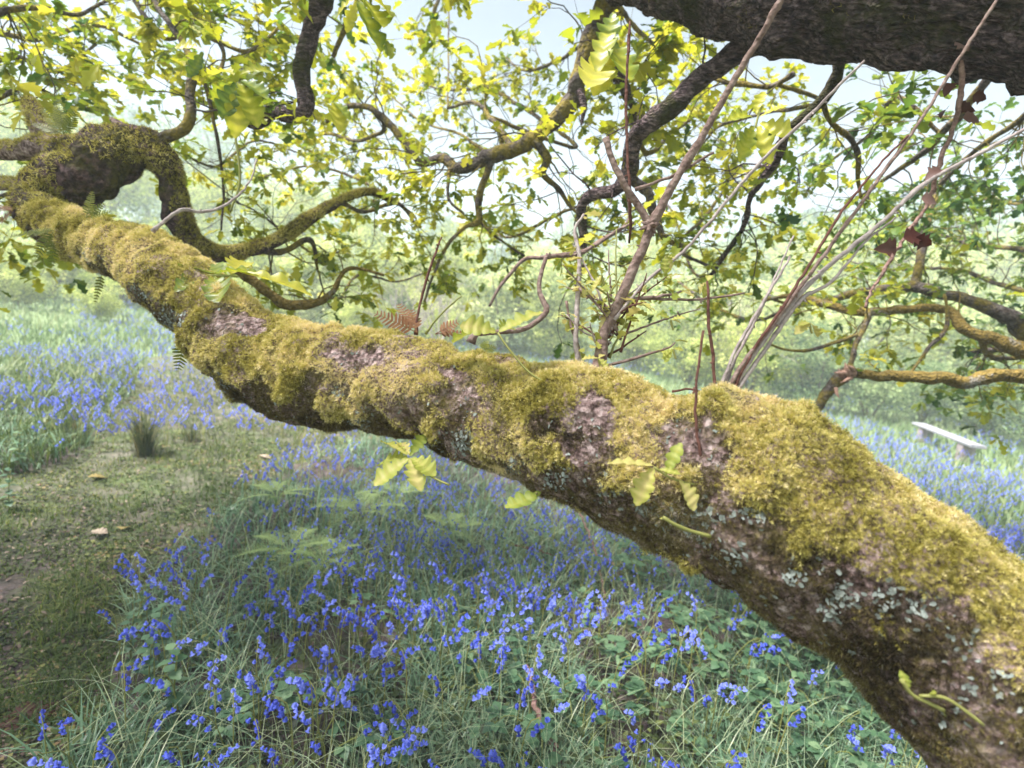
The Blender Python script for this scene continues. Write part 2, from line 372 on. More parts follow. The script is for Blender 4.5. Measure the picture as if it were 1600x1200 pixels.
# ------------------------------------------------------------------ terrain
def make_ground():
    k = np.linspace(-1, 1, 361)
    m = np.sinh(k * 5.0) / np.sinh(5.0)
    X, Y = np.meshgrid(m * 120, m * 120 + 2)
    Z = terrain(X, Y); near = np.exp(-np.hypot(X, Y) / 8)
    Z = Z + near * .018 * n2(X, Y, 6, 3)
    n = len(k); v = np.stack([X, Y, Z], -1).reshape(-1, 3)
    i = np.arange(n - 1)[:, None] * n; j = np.arange(n - 1)[None]
    f = np.stack([i + j, i + j + 1, i + n + j + 1, i + n + j], -1).reshape(-1, 4)
    d = np.hypot(X, Y - 0).reshape(-1)
    pm = path_mask(X.reshape(-1), Y.reshape(-1))
    g = Geo(); g.add(v, f, np.where(pm, np.clip((d - 3) / 4, 0, .25), np.clip((d - 5) / 5, 0, 1)))
    tag(g.build('ground', ground_mat()), kind='structure')
make_ground()
def on_ground(x, y):
    z = terrain(x, y) + np.exp(-np.hypot(x, y) / 8) * .018 * n2(x, y, 6, 3)
    return np.stack([x, y, z], -1)
def polar(n, r0, r1, a0=-56, a1=56, pw=None):
    r = np.exp(rng.uniform(np.log(r0), np.log(r1), n)); a = np.radians(rng.uniform(a0, a1, n))
    return r * np.sin(a), r * np.cos(a), r

# blade template: length 1 up z, leaning +y
def blade(k=4, w=.03, bend=.5, tip=.1):
    t = np.linspace(0, 1, k + 1); y = bend * t ** 2.2; z = t * (1 - .35 * bend * t ** 2)
    wd = w * (1 - t ** 2.5 * (1 - tip))
    v = np.stack([np.concatenate([-wd, wd]), np.concatenate([y, y]), np.concatenate([z, z])], 1)
    f = np.array([(i, k + 1 + i, k + 2 + i, i + 1) for i in range(k)])
    return v, f
def blades(g, loc, h, w, tint, bend=(.2, 1.1), az=None, k=4, sd=.25):
    """many blades, three bend classes"""
    n = len(loc); az = rng.uniform(0, 2 * np.pi, n) if az is None else az
    cls = rng.integers(0, 4, n)
    for c in range(4):
        s = cls == c; b = bend[0] + (bend[1] - bend[0]) * c / 3
        tv, tf = blade(k, 1., b)
        a = az[s]; m = np.zeros((s.sum(), 3, 3))
        hh = h[s]; ww = w[s]
        m[:, 0, 0] = np.cos(a) * ww; m[:, 1, 0] = np.sin(a) * ww
        m[:, 0, 1] = -np.sin(a) * hh; m[:, 1, 1] = np.cos(a) * hh
        m[:, 2, 2] = hh
        m[:, 0, 2] = rng.normal(0, .15, s.sum()) * hh; m[:, 1, 2] = rng.normal(0, .15, s.sum()) * hh
        g.scatter(tv, tf, m, loc[s], tint[s])

# ------------------------------------------------------------------ ground vegetation
def veg():
    # strap leaves and long grass under the bluebells
    g = Geo()
    x, y, r = polar(52000, 1.0, 9, -58, 58)
    ok = ~path_mask(x, y) & (n2(x, y, 1.7, 5) > -.75)
    x, y, r = x[ok], y[ok], r[ok]
    n = len(x); loc = on_ground(x, y) - [0, 0, .01]
    h = rng.uniform(.09, .23, n) * (1 + .3 * n2(x, y, 1.2, 8)); w = rng.uniform(.0018, .0038, n) * (1 + r * .10)
    t = .42 + .28 * n2(x, y, 1.3, 21) + rng.normal(0, .2, n)
    blades(g, loc, h, w, t.clip(0, 1), (.25, 1.5))
    x, y, r = polar(3600, 1.1, 6, -50, 50); ok = ~path_mask(x, y); x, y, r = x[ok], y[ok], r[ok]; n = len(x)
    blades(g, on_ground(x, y), rng.uniform(.2, .36, n), rng.uniform(.0009, .0015, n) * (1 + r * .1), rng.uniform(.8, 1.0, n), (.15, 1.3), k=6)
    tag(g.build('bluebell_leaves', M['strap']), 'long narrow green leaves and grass tangled under the bluebells', 'leaves', kind='stuff')
    # meadow grass beyond
    g = Geo(); x, y, r = polar(45000, 6.5, 34, -56, 56); ok = ~path_mask(x, y); x, y, r = x[ok], y[ok], r[ok]; n = len(x)
    h = rng.uniform(.14, .34, n); w = rng.uniform(.002, .005, n) * (1 + r * .14)
    t = .72 + .15 * n2(x, y, .4, 2) + rng.normal(0, .15, n)
    blades(g, on_ground(x, y), h, w, t.clip(0, 1), (.2, 1.0), k=3)
    tag(g.build('meadow_grass', M['meadow']), 'pale tall grass across the meadow beyond the mossy limb', 'grass', kind='stuff')
    # short grass of the path
    g = Geo(); x, y, r = polar(130000, 1.0, 9, -58, 20); ok = path_mask(x, y) & (n2(x, y, 2.3, 31) + .35 * n2(x, y, 9, 32) > np.where(r > 2.8, -.85, np.where(r > 2.2, .0, .28))); x, y, r = x[ok], y[ok], r[ok]; n = len(x)
    h = rng.uniform(.012, .040, n) * (1 + 1.2 * (n2(x, y, 2.6, 33) > .25)) * np.where(r < 2.6, .8, 1); w = rng.uniform(.0009, .002, n) * (1 + r * .15)
    blades(g, on_ground(x, y), h, w, (.5 + .25 * n2(x, y, 1.1, 34) + rng.normal(0, .18, n)).clip(0, 1), (.2, 1.3), k=2)
    # tall grass on the left verge
    x, y, r = polar(30000, 1.5, 9, -58, -20); u, v, _ = proj(on_ground(x, y))
    ok = ~path_mask(x, y) & (u < 330) & (v < 800); x, y, r = x[ok], y[ok], r[ok]; n = len(x)
    blades(g, on_ground(x, y), rng.uniform(.08, .26, n), rng.uniform(.0016, .003, n) * (1 + r * .15), rng.normal(.42, .2, n).clip(0, 1), (.2, 1.1))
    tag(g.build('grass', M['grass']), 'short green grass worn thin along the brown woodland path', 'grass', kind='stuff')
    # tiny herbs and moss flecks on the path
    g = Geo(); x, y, r = polar(110000, 1.0, 8, -58, 20); ok = path_mask(x, y) & (n2(x, y, 2.3, 31) + .7 * n2(x, y, 7, 36) > np.where(r > 2.6, -.36, -.18)); x, y, r = x[ok], y[ok], r[ok]; n = len(x)
    d = rnd_unit(n); d[:, 2] = np.abs(d[:, 2]) * .5
    m = rotm(d) * (rng.uniform(.005, .017, n) * (1 + r * .12))[:, None, None]
    g.scatter(QUAD[0] * [1.6, 1, 1], QUAD[1], m, on_ground(x, y) + np.stack([0 * x, 0 * x, rng.uniform(0, .015, n)], 1), (.45 + .3 * n2(x, y, 2, 37) + rng.normal(0, .22, n)).clip(0, 1))
    x, y, r = polar(16000, 1.0, 7, -58, 58); ok = ~path_mask(x, y); x, y, r = x[ok], y[ok], r[ok]; n = len(x)
    d = rnd_unit(n); d[:, 2] = np.abs(d[:, 2]) * .4
    m = rotm(d) * (rng.uniform(.015, .035, n))[:, None, None]
    g.scatter(OVAL[0], OVAL[1], m, on_ground(x, y) + np.stack([0 * x, 0 * x, rng.uniform(.01, .14, n)], 1), (.35 + .3 * n2(x, y, 2, 38) + rng.normal(0, .15, n)).clip(0, .75))
    tag(g.build('ground_cover', M['cover']), 'tiny creeping herbs and moss over the bare soil', 'ground cover', kind='stuff')
    # dead leaf litter
    g = Geo(); x, y, r = polar(34000, 1.0, 7, -58, 58); pm = (path_mask(x, y) & (n2(x, y, 3.1, 39) > -.25)) | (rng.random(len(x)) < .05); x, y, r = x[pm], y[pm], r[pm]; n = len(x)
    d = rnd_unit(n); d[:, 2] *= .15
    m = rotm(d) * rng.uniform(.005, .028, n)[:, None, None]
    g.scatter(OAKLO[0], OAKLO[1], m, on_ground(x, y) + [0, 0, .012], rng.uniform(.2, 1, n))
    tag(g.build('leaf_litter', M['litter']), 'small brown dead leaves scattered on the soil', 'leaf litter', kind='stuff')
veg()

# bluebells ------------------------------------------------------
def bell_template():
    a = np.arange(6) / 6 * 2 * np.pi; v = []; f = []
    st = [(0, .06), (.18, .26), (.72, .27), (1.0, .50), (.90, .62)]
    for z, r in st:
        for q in a: v.append((r * math.cos(q), r * math.sin(q), -z))
    for i in range(len(st) - 1):
        for j in range(6): f.append((i * 6 + j, i * 6 + (j + 1) % 6, (i + 1) * 6 + (j + 1) % 6, (i + 1) * 6 + j))
    return np.array(v), np.array(f)
BELL = bell_template()
BELL_LO = (np.array([(0, 0, 0), (.33, .1, -.5), (-.15, .3, -.55), (-.2, -.3, -.5), (.5, 0, -1), (-.25, .4, -1), (-.25, -.4, -1)]),
           np.array([(0, 1, 4, 2), (0, 2, 5, 3), (0, 3, 6, 1)]))
def bluebell_geo(gs, gf, base, H, az, nb, lo=False, s=1.0, seg=5):
    t = np.linspace(0, 1, 4 if lo else 8); lean = rng.uniform(.05, .25)
    nod = .55
    y = lean * t ** 1.6 + nod * .16 * np.clip((t - .72) / .28, 0, 1) ** 2
    z = t - .10 * np.clip((t - .72) / .28, 0, 1) ** 2
    ca, sa = math.cos(az), math.sin(az)
    c = np.stack([y * -sa, y * ca, z], 1) * H + base
    if lo:
        w = .0016 * s; sd = np.array([ca, sa, 0]) * w
        v = np.concatenate([c - sd, c + sd]); k = len(c)
        gs.add(v, [(i, i + 1, k + i + 1, k + i) for i in range(k - 1)], rng.uniform(.2, .9))
    else: tube(gs, c, np.linspace(.0024, .0013, len(t)) * s, seg, cap=False, t=rng.uniform(.2, .9))
    tt = np.linspace(.70, 1.0, nb)
    cc = np.stack([np.interp(tt, t, c[:, k]) for k in range(3)], 1)
    side = rng.uniform(-1, 1, nb)
    off = np.stack([-sa + .9 * side * ca, ca + .9 * side * sa, np.zeros(nb) - .15], 1) * (.011 + .006 * rng.random(nb))[:, None] * s
    tv, tf = BELL_LO if lo else BELL
    dn = np.stack([off[:, 0] * 25, off[:, 1] * 25, -1 + 0 * side], 1) + rng.normal(0, .2, (nb, 3))
    m = rotm(-dn)[:, :, [0, 2, 1]]; m[:, :, 1] *= -1
    L = rng.uniform(.0115, .0155, nb) * s
    gf.scatter(tv, tf, m * L[:, None, None], cc + off, rng.uniform(.1, .8) + rng.normal(0, .18, nb))
def limb_pix_mask(u, v):
    """roughly where the main limb hides the ground"""
    cx = np.array([-50, 75, 205, 275, 330, 425, 600, 850, 1000, 1180, 1350, 1500, 1620]); 
    lo = np.array([385, 385, 440, 500, 560, 650, 680, 765, 845, 930, 1055, 1220, 1400])
    hi = np.array([200, 200, 340, 380, 440, 505, 520, 570, 600, 635, 700, 800, 900])
    return (v < np.interp(u, cx, lo)) & (v > np.interp(u, cx, hi))
def bluebells():
    cand = []
    # central patch (clustered)
    x, y, r = polar(9000, 1.35, 7, -50, 50)
    u, v, d = proj(on_ground(x, y) + [0, 0, .25])
    cl = n2(x, y, 1.9, 41) + .55 * n2(x, y, 5, 42)
    dens = np.clip(.55 + cl * .45, 0.08, 1) * np.where(u > 1050, .4, 1) * np.where(v > 1000, .55, 1) * np.clip(.55 + (r - 1.6) * .45, .5, 1.5)
    ok = ~path_mask(x, y) & (rng.random(len(x)) < dens * .52) & (u > 60) & (u < 1650) & (v < 1230) & (v > 600)
    cand.append(np.stack([x[ok], y[ok]], 1))
    # left drift
    x, y, r = polar(16000, 3.2, 13, -56, -12)
    u, v, d = proj(on_ground(x, y) + [0, 0, .25])
    ok = ~path_mask(x, y) & (u < 420) & (v > 455) & (v < 625) & (n2(x, y, .9, 44) + .4 * n2(x, y, 3, 47) > -.2)
    ok &= rng.random(len(x)) < .36
    cand.append(np.stack([x[ok], y[ok]], 1))
    # right drift
    x, y, r = polar(20000, 3, 20, 16, 58)
    u, v, d = proj(on_ground(x, y) + [0, 0, .25])
    ok = (u > 1150) & (v > 620 + (u - 1250) * .18) & (n2(x, y, .6, 45) + .3 * n2(x, y, 3, 4) > -.05) & (rng.random(len(x)) < .38) & (v < 1000)
    cand.append(np.stack([x[ok], y[ok]], 1))
    # sparse haze of blue in the meadow
    x, y, r = polar(9000, 5, 24, -40, 50)
    ok = (n2(x, y, .35, 46) > -.35) & (rng.random(len(x)) < .75); cand.append(np.stack([x[ok], y[ok]], 1))
    c = np.concatenate(cand); p = on_ground(c[:, 0], c[:, 1])
    u, v, d = proj(p + [0, 0, .24])
    vis = (u > 5) & (u < 1595) & (v > 5) & (v < 1190) & ~limb_pix_mask(u, v)
    key = np.where(vis, d, 1e6); order = np.argsort(key)
    near, rest = order[:290], order[290:]
    protos = []
    for k in range(7):
        gs, gf = Geo(), Geo()
        bluebell_geo(gs, gf, np.zeros(3), rng.uniform(.24, .33), 0, 6 + k % 4)
        e = empty('bluebell'); gs.build('stem', M['bell_stem'], e); gf.build('flower_head', M['bluebell'], e); protos.append(e)
    lab = 'violet blue bluebell with nodding flowers, standing in the near patch right of the path'
    for i, q in enumerate(near):
        e = protos[i] if i < 7 else copy_tree(protos[i % 7])
        e.location = p[q]; e.rotation_euler = (0, 0, rng.uniform(0, 6.28)); s = rng.uniform(.9, 1.2); e.scale = (s, s, s)
        tag(e, lab, 'bluebell', 'bluebells standing in the near patch')
    gs, gf = Geo(), Geo()
    for q in rest:
        dd = max(1.0, float(np.hypot(*c[q])))
        bluebell_geo(gs, gf, p[q], rng.uniform(.22, .32), rng.uniform(0, 6.28), 6 if dd < 7 else 4, True, 1 + .05 * dd)
    gs.V and None
    gf_o = gf.build('bluebell_drift', M['bluebell']); tag(gf_o, 'drift of distant blue bluebells in the grass left and right beyond the limb', 'bluebells', kind='stuff')
    tag(gs.build('stem', M['bell_stem'], gf_o), kind='stuff')
bluebells()

# leafy herbs, bracken, rushes --------------------------------------
def toothed(n=5):
    st = [(0, .01)]
    for i in range(1, 7):
        y = i / 7; w = .42 * math.sin(math.pi * y ** .8); st += [(y, w), (y + .04, w * .82)]
    return strip_leaf(st + [(1, .005)], .18, .22, .4)
TOOTH = toothed()
def herb_proto(kind):
    e = empty(kind); gs, gl = Geo(), Geo()
    if kind == 'nettle':
        H = .30; c = np.array([(0, 0, 0), (.01, 0, H * .5), (.0, .015, H)]); tube(gs, spline(c, 6), .0028, 5, t=.3)
        L, D, Z = [], [], []
        for i, h in enumerate(np.linspace(.25, 1, 7)):
            a0 = (i % 2) * math.pi / 2 + rng.normal(0, .15)
            for a in (a0, a0 + math.pi):
                L.append((0, 0, H * h)); D.append((math.cos(a), math.sin(a), .15 - .3 * (1 - h))); Z.append(.065 * (1.15 - h * .55))
        tip = 5
    else:
        L, D, Z = [], [], []
        for k in range(rng.integers(3, 6)):
            a = rng.uniform(0, 6.28); ln = rng.uniform(.14, .30)
            t = np.linspace(0, 1, 7)
            c = np.stack([np.cos(a) * t * ln, np.sin(a) * t * ln, .17 * np.sin(t * 2.2) + .03 * t], 1)
            tube(gs, c, np.linspace(.003, .0015, 7), 5, t=.2)
            for i in (2, 3, 4, 5, 6):
                s = rng.choice([-1, 1]); b = a + s * rng.uniform(.6, 1.3)
                o = c[i] + np.array([math.cos(b), math.sin(b), .6]) * .022
                for q in (-.95, 0, .95):
                    L.append(o); D.append((math.cos(b + q), math.sin(b + q), rng.uniform(-.1, .25))); Z.append(rng.uniform(.034, .052))
    L, D, Z = np.array(L, float), np.array(D, float), np.array(Z)
    gl.scatter(TOOTH[0], TOOTH[1], rotm(D, np.tile([0, 0, 1.], (len(L), 1)) + rnd_unit(len(L)) * .25) * Z[:, None, None], L, rng.normal(.5, .2, len(L)).clip(0, 1))
    gs.build('stem', M['greenstem'], e); gl.build('foliage', M['bramble'], e)
    return e
def place_many(protos, pts, label, cat, group, smin=.8, smax=1.2):
    for i, p in enumerate(pts):
        e = protos[i] if i < len(protos) else copy_tree(protos[i % len(protos)])
        e.location = p; e.rotation_euler = (0, 0, rng.uniform(0, 6.28)); s = rng.uniform(smin, smax); e.scale = (s, s, s)
        tag(e, label, cat, group)
def herbs():
    pts = []
    px = [(960, 900), (1010, 930), (1100, 960), (1150, 1000), (1200, 1010), (1230, 1050), (1290, 1060), (1330, 1090), (1360, 1130), (1290, 1140), (1230, 1120), (1170, 1090), (1110, 1080), (1060, 1060), (1020, 1040), (1040, 1110), (1090, 1150), (1150, 1170),
          (1400, 1150), (1420, 1190), (1340, 1190), (1260, 1190), (960, 1040), (880, 1020), (840, 1130), (900, 1180), (980, 1190), (700, 1040), (730, 1120), (760, 1180), (560, 1020), (600, 960), (500, 960), (420, 1130), (460, 1090), (240, 1010), (480, 1180), (640, 1170), (1130, 920), (1190, 960), (1240, 990), (1000, 880), (860, 960), (770, 1010), (1060, 900),
          (1080, 1010), (1145, 1130), (1205, 1165), (930, 980), (805, 1060), (1380, 1120), (1315, 1040), (1260, 1020), (1180, 1045), (1120, 1030), (540, 910), (650, 1080)]
    for u, v in px[::3] + px[1:26:3]: pts.append(G(u + rng.uniform(-12, 12), v + rng.uniform(10, 25)) - [0, 0, .01])
    pr = [herb_proto('bramble') for _ in range(5)]
    place_many(pr, pts, 'low bramble with toothed dark green leaves, growing among the bluebells', 'bramble', 'brambles growing among the near bluebells', .8, 1.15)
    pts = [G(u, v) for u, v in [(232, 1110), (250, 1060), (270, 1150), (205, 1050), (225, 1000), (30, 740), (15, 800)]]
    pr = [herb_proto('nettle') for _ in range(3)]
    place_many(pr, pts, 'upright leafy nettle with paired toothed leaves, standing at the path edge', 'nettle', 'nettles standing along the path edge', .75, 1.1)
herbs()
def fern_frond(g, base, d, L, W_, n=14, up=(0, 0, 1), droop=.4, bip=True, t=.5, pin_w=.28):
    d = np.asarray(d, float); d = d / np.linalg.norm(d); up = np.asarray(up, float)
    x = np.cross(d, up); x /= np.linalg.norm(x); z = np.cross(x, d)
    s = np.linspace(0, 1, n + 3)
    c = base + np.outer(s * L, d) - np.outer(droop * L * s ** 2, [0, 0, 1])
    tube(g, c, np.linspace(.0022, .0008, len(s)) * (L / .3) ** .5, 4, cap=False, t=t)
    loc, dr, sz = [], [], []
    for i in range(2, n + 2):
        f = (i - 1) / (n + 1); w = W_ * (math.sin(math.pi * min(1, .22 + .78 * f)) ** .8 + .06)
        if not bip: w = W_ * (1 - .75 * f ** 1.8) * min(1, .6 + f * 2)
        for sg in (-1, 1):
            dv = x * sg + d * .45 + z * .1 + rng.normal(0, .06, 3); dv /= np.linalg.norm(dv)
            if bip:
                m = 7
                for k in range(1, m + 1):
                    q = c[i] + dv * w * k / m
                    for s2 in (-1, 1):
                        dd = d * s2 + dv * .7; loc.append(q - dv * w / m * .5); dr.append(dd); sz.append(w * .17 * (1.2 - k / m * .8))
            else: loc.append(c[i]); dr.append(dv); sz.append(w)
    loc, dr, sz = np.array(loc), np.array(dr), np.array(sz)
    tv, tf = strip_leaf([(0, pin_w * .8), (.4, pin_w), (.8, pin_w * .7), (1, .03)], .1, .1)
    g.scatter(tv, tf, rotm(dr, np.tile(z, (len(dr), 1))) * sz[:, None, None], loc, (t + rng.normal(0, .12, len(loc))).clip(0, 1))
def bracken():
    names = [((560, 800), -.6, .42, 'bracken fern with feathery pale fronds, standing just under the limb right of the path'),
             ((450, 870), .5, .34, 'lone bracken fern arching over bluebells left of the patch centre'),
             ((500, 885), -.2, .30, 'small bracken fern low among the bluebells, lower right of its pale neighbour'),
             ((700, 830), 1.5, .34, 'bracken fern half hidden in tall grass beneath the middle of the limb'),
             ((430, 775), .8, .30, 'bracken fern at the edge of the trodden path'),
             ((615, 770), .2, .36, 'bracken fern directly below the yellow oak leaves under the limb')]
    for (u, v), a, L, lab in names:
        b = G(u, v + 45); e = empty('bracken', b, label=lab, cat='bracken', group='bracken ferns among the bluebells')
        for k in range(6):
            g = Geo(); az = a + k * 1.05 + rng.normal(0, .2)
            st = np.array([(0, 0, 0), (.01, 0, .12), (math.cos(az) * .03, math.sin(az) * .03, .2)])
            tube(g, spline(st, 5), .0025, 4, t=.3)
            fern_frond(g, st[-1], (math.cos(az), math.sin(az), .35), L * .75, L * .21, 20, droop=.4, t=.85, pin_w=.13)
            g.build('frond', M['bracken'], e)
bracken()
def rushes():
    for (u, v), H, n, lab in [((225, 712), .46, 260, 'dark spiky rush tuft standing alone at the path side'), ((120, 690), .32, 90, 'smaller rush tuft left of the dark spiky one'), ((300, 690), .22, 60, 'short pale rush tuft between path and limb')]:
        b = G(u, v); e = empty('rush_tuft', b, label=lab, cat='rush', group='rush tufts beside the path')
        g = Geo(); a = rng.uniform(0, 6.28, n); rr = rng.uniform(0, .07, n)
        loc = np.stack([np.cos(a) * rr, np.sin(a) * rr, 0 * a - .01], 1)
        blades(g, loc, rng.uniform(.5, 1, n) * H, rng.uniform(.0018, .003, n), rng.uniform(0, 1, n) ** 1.5, (.05, .75), az=a - np.pi / 2 + rng.normal(0, .4, n))
        g.build('foliage', M['rush'], e)
rushes()

# path stones / fallen leaves / sticks ------------------------------
def loose():
    def leafthing(u, v, L, lab, mat, tm=.5, cat='leaf', name='fallen_leaf'):
        b = G(u, v) + [0, 0, .03]; g = Geo()
        d = rnd_unit(1); d[:, 2] *= .1
        g.scatter(OAK[0] * [1.5, 1, 1], OAK[1], rotm(d) * L, np.zeros((1, 3)), tm)
        o = g.build(name, mat, origin=None); o.location = b
        md = o.modifiers.new('thick', 'SOLIDIFY'); md.thickness = .0012
        tag(o, lab, cat)
    leafthing(137, 752, .11, 'yellow fallen leaf lying on the path above the bare soil patch', M['deadyellow'], .9)
    leafthing(142, 838, .08, 'pale brown fallen leaf lying on the path', M['litter'], 1)
    leafthing(35, 1110, .14, 'dark purplish dead leaf lying at the lower left of the path', M['deadleaf'], .3)
    leafthing(405, 717, .09, 'pinkish fallen leaf at the path edge close under the limb', M['litter'], .95)
    leafthing(190, 835, .07, 'yellow fallen leaf beside the pale brown one', M['deadyellow'], .8)
    def stick(px, r, lab, name, mat='deadwood', h=(.03, .04)):
        pts = [G(u, v, hh) for u, v, hh in px]; c = spline(pts, 24); c[1:-1] += rng.normal(0, .004, (22, 3)); g = Geo()
        tube(g, c, np.linspace(r, r * .6, 24), 9, .25, 5, 40); tag(g.build(name, M[mat]), lab, 'stick')
    stick([(880, 1215, .05), (862, 1160, .09), (842, 1120, .12), (830, 1070, .16), (822, 1040, .18)], .014, 'reddish dead stick poking up out of the grass at the bottom centre', 'dead_stick')
    stick([(945, 935, .05), (935, 880, .15), (918, 830, .25), (900, 790, .33)], .008, 'pinkish dead bramble cane leaning up beneath the mossy limb', 'dead_cane')
    stick([(940, 850, .10), (955, 880, .10), (985, 915, .05)], .006, 'short dead cane crossing behind the pinkish leaning one', 'dead_cane')
    stick([(530, 715, .04), (580, 713, .05), (620, 706, .05)], .004, 'thin orange twig lying flat by the path under the limb', 'dead_twig')
    stick([(840, 858, .08), (800, 850, .12), (865, 868, .1)], .006, 'short dark dead twig in the grass left of the dead canes', 'dead_twig', 'shoot_red')
loose()

# bench ----------------------------------------------------------------
def box(g, c, s, ax, t=.5, bev=.012):
    """box with chamfered long edges; ax = (x,y,z) unit rows"""
    hx, hy, hz = np.array(s) / 2; b = bev
    prof = np.array([(-hy + b, -hz), (hy - b, -hz), (hy, -hz + b), (hy, hz - b), (hy - b, hz), (-hy + b, hz), (-hy, hz - b), (-hy, -hz + b)])
    v = np.array([(x, y, z) for x in (-hx, hx) for y, z in prof]); v += rng.normal(0, .0025, v.shape)
    v = v @ np.asarray(ax) + c
    n = g.n; g.add(v, [(i, (i + 1) % 8, 8 + (i + 1) % 8, 8 + i) for i in range(8)], t)
    m = np.array([[0, i, i + 1] for i in range(1, 7)]); g.F[3].append(m[:, ::-1] + n); g.F[3].append(m + 8 + n)
def bench():
    a = G(1436, 660, .36); b = G(1530, 696, .36)
    d = b - a; L = np.linalg.norm(d[:2]); ux = np.array([d[0] / L, d[1] / L, 0]); uy = np.array([-ux[1], ux[0], 0]); uz = np.array([0, 0, 1.])
    mid = (a + b) / 2; zt = (a[2] + b[2]) / 2; slope = d[2] / L; ux = np.array([ux[0], ux[1], slope]); ux /= np.linalg.norm(ux)
    e = empty('bench', (mid[0], mid[1], float(terrain(mid[0], mid[1]))), label='rough white grey wooden plank bench standing among bluebells at the meadow edge', cat='bench')
    o = np.array(e.location)
    g = Geo(); box(g, mid - o - [0, 0, .028], (L, .24, .05), (ux, uy, uz)); g.build('seat', M['bench'], e, smooth=False)
    for s in (-.34, .34):
        q = mid + ux * L * s; gz = float(terrain(q[0], q[1])); h = q[2] - .056 - gz + .08
        g = Geo(); box(g, np.array([q[0], q[1], q[2] - .0565 - h / 2]) - o, (.15, .20, h), (ux * [1, 1, 0], uy, uz)); g.build('leg', M['bench_leg'], e, smooth=False)
    return L
print('bench length', bench())

# ------------------------------------------------------------------ the oak
oak = empty('oak_tree', (2.6, .5, float(terrain(2.6, .5)) - .1), label='old oak with a mossy limb sprawling across the view and dark limbs overhead', cat='tree')
OAKO = np.array(oak.location)
def kid(g, name, mat, parent=oak, smooth=True, label=None):
    o = g.build(name, mat, parent, smooth)
    if parent is oak: o.location = -OAKO
    if label: o['label'] = label
    return o
def px_line(rows, n):
    """rows (u, v, radius px, depth) -> centre line and world radii"""
    w = np.array([[*P(u, v, d), r * d / F_PX] for u, v, r, d in rows]); s = spline(w, n); return s[:, :3], s[:, 3]

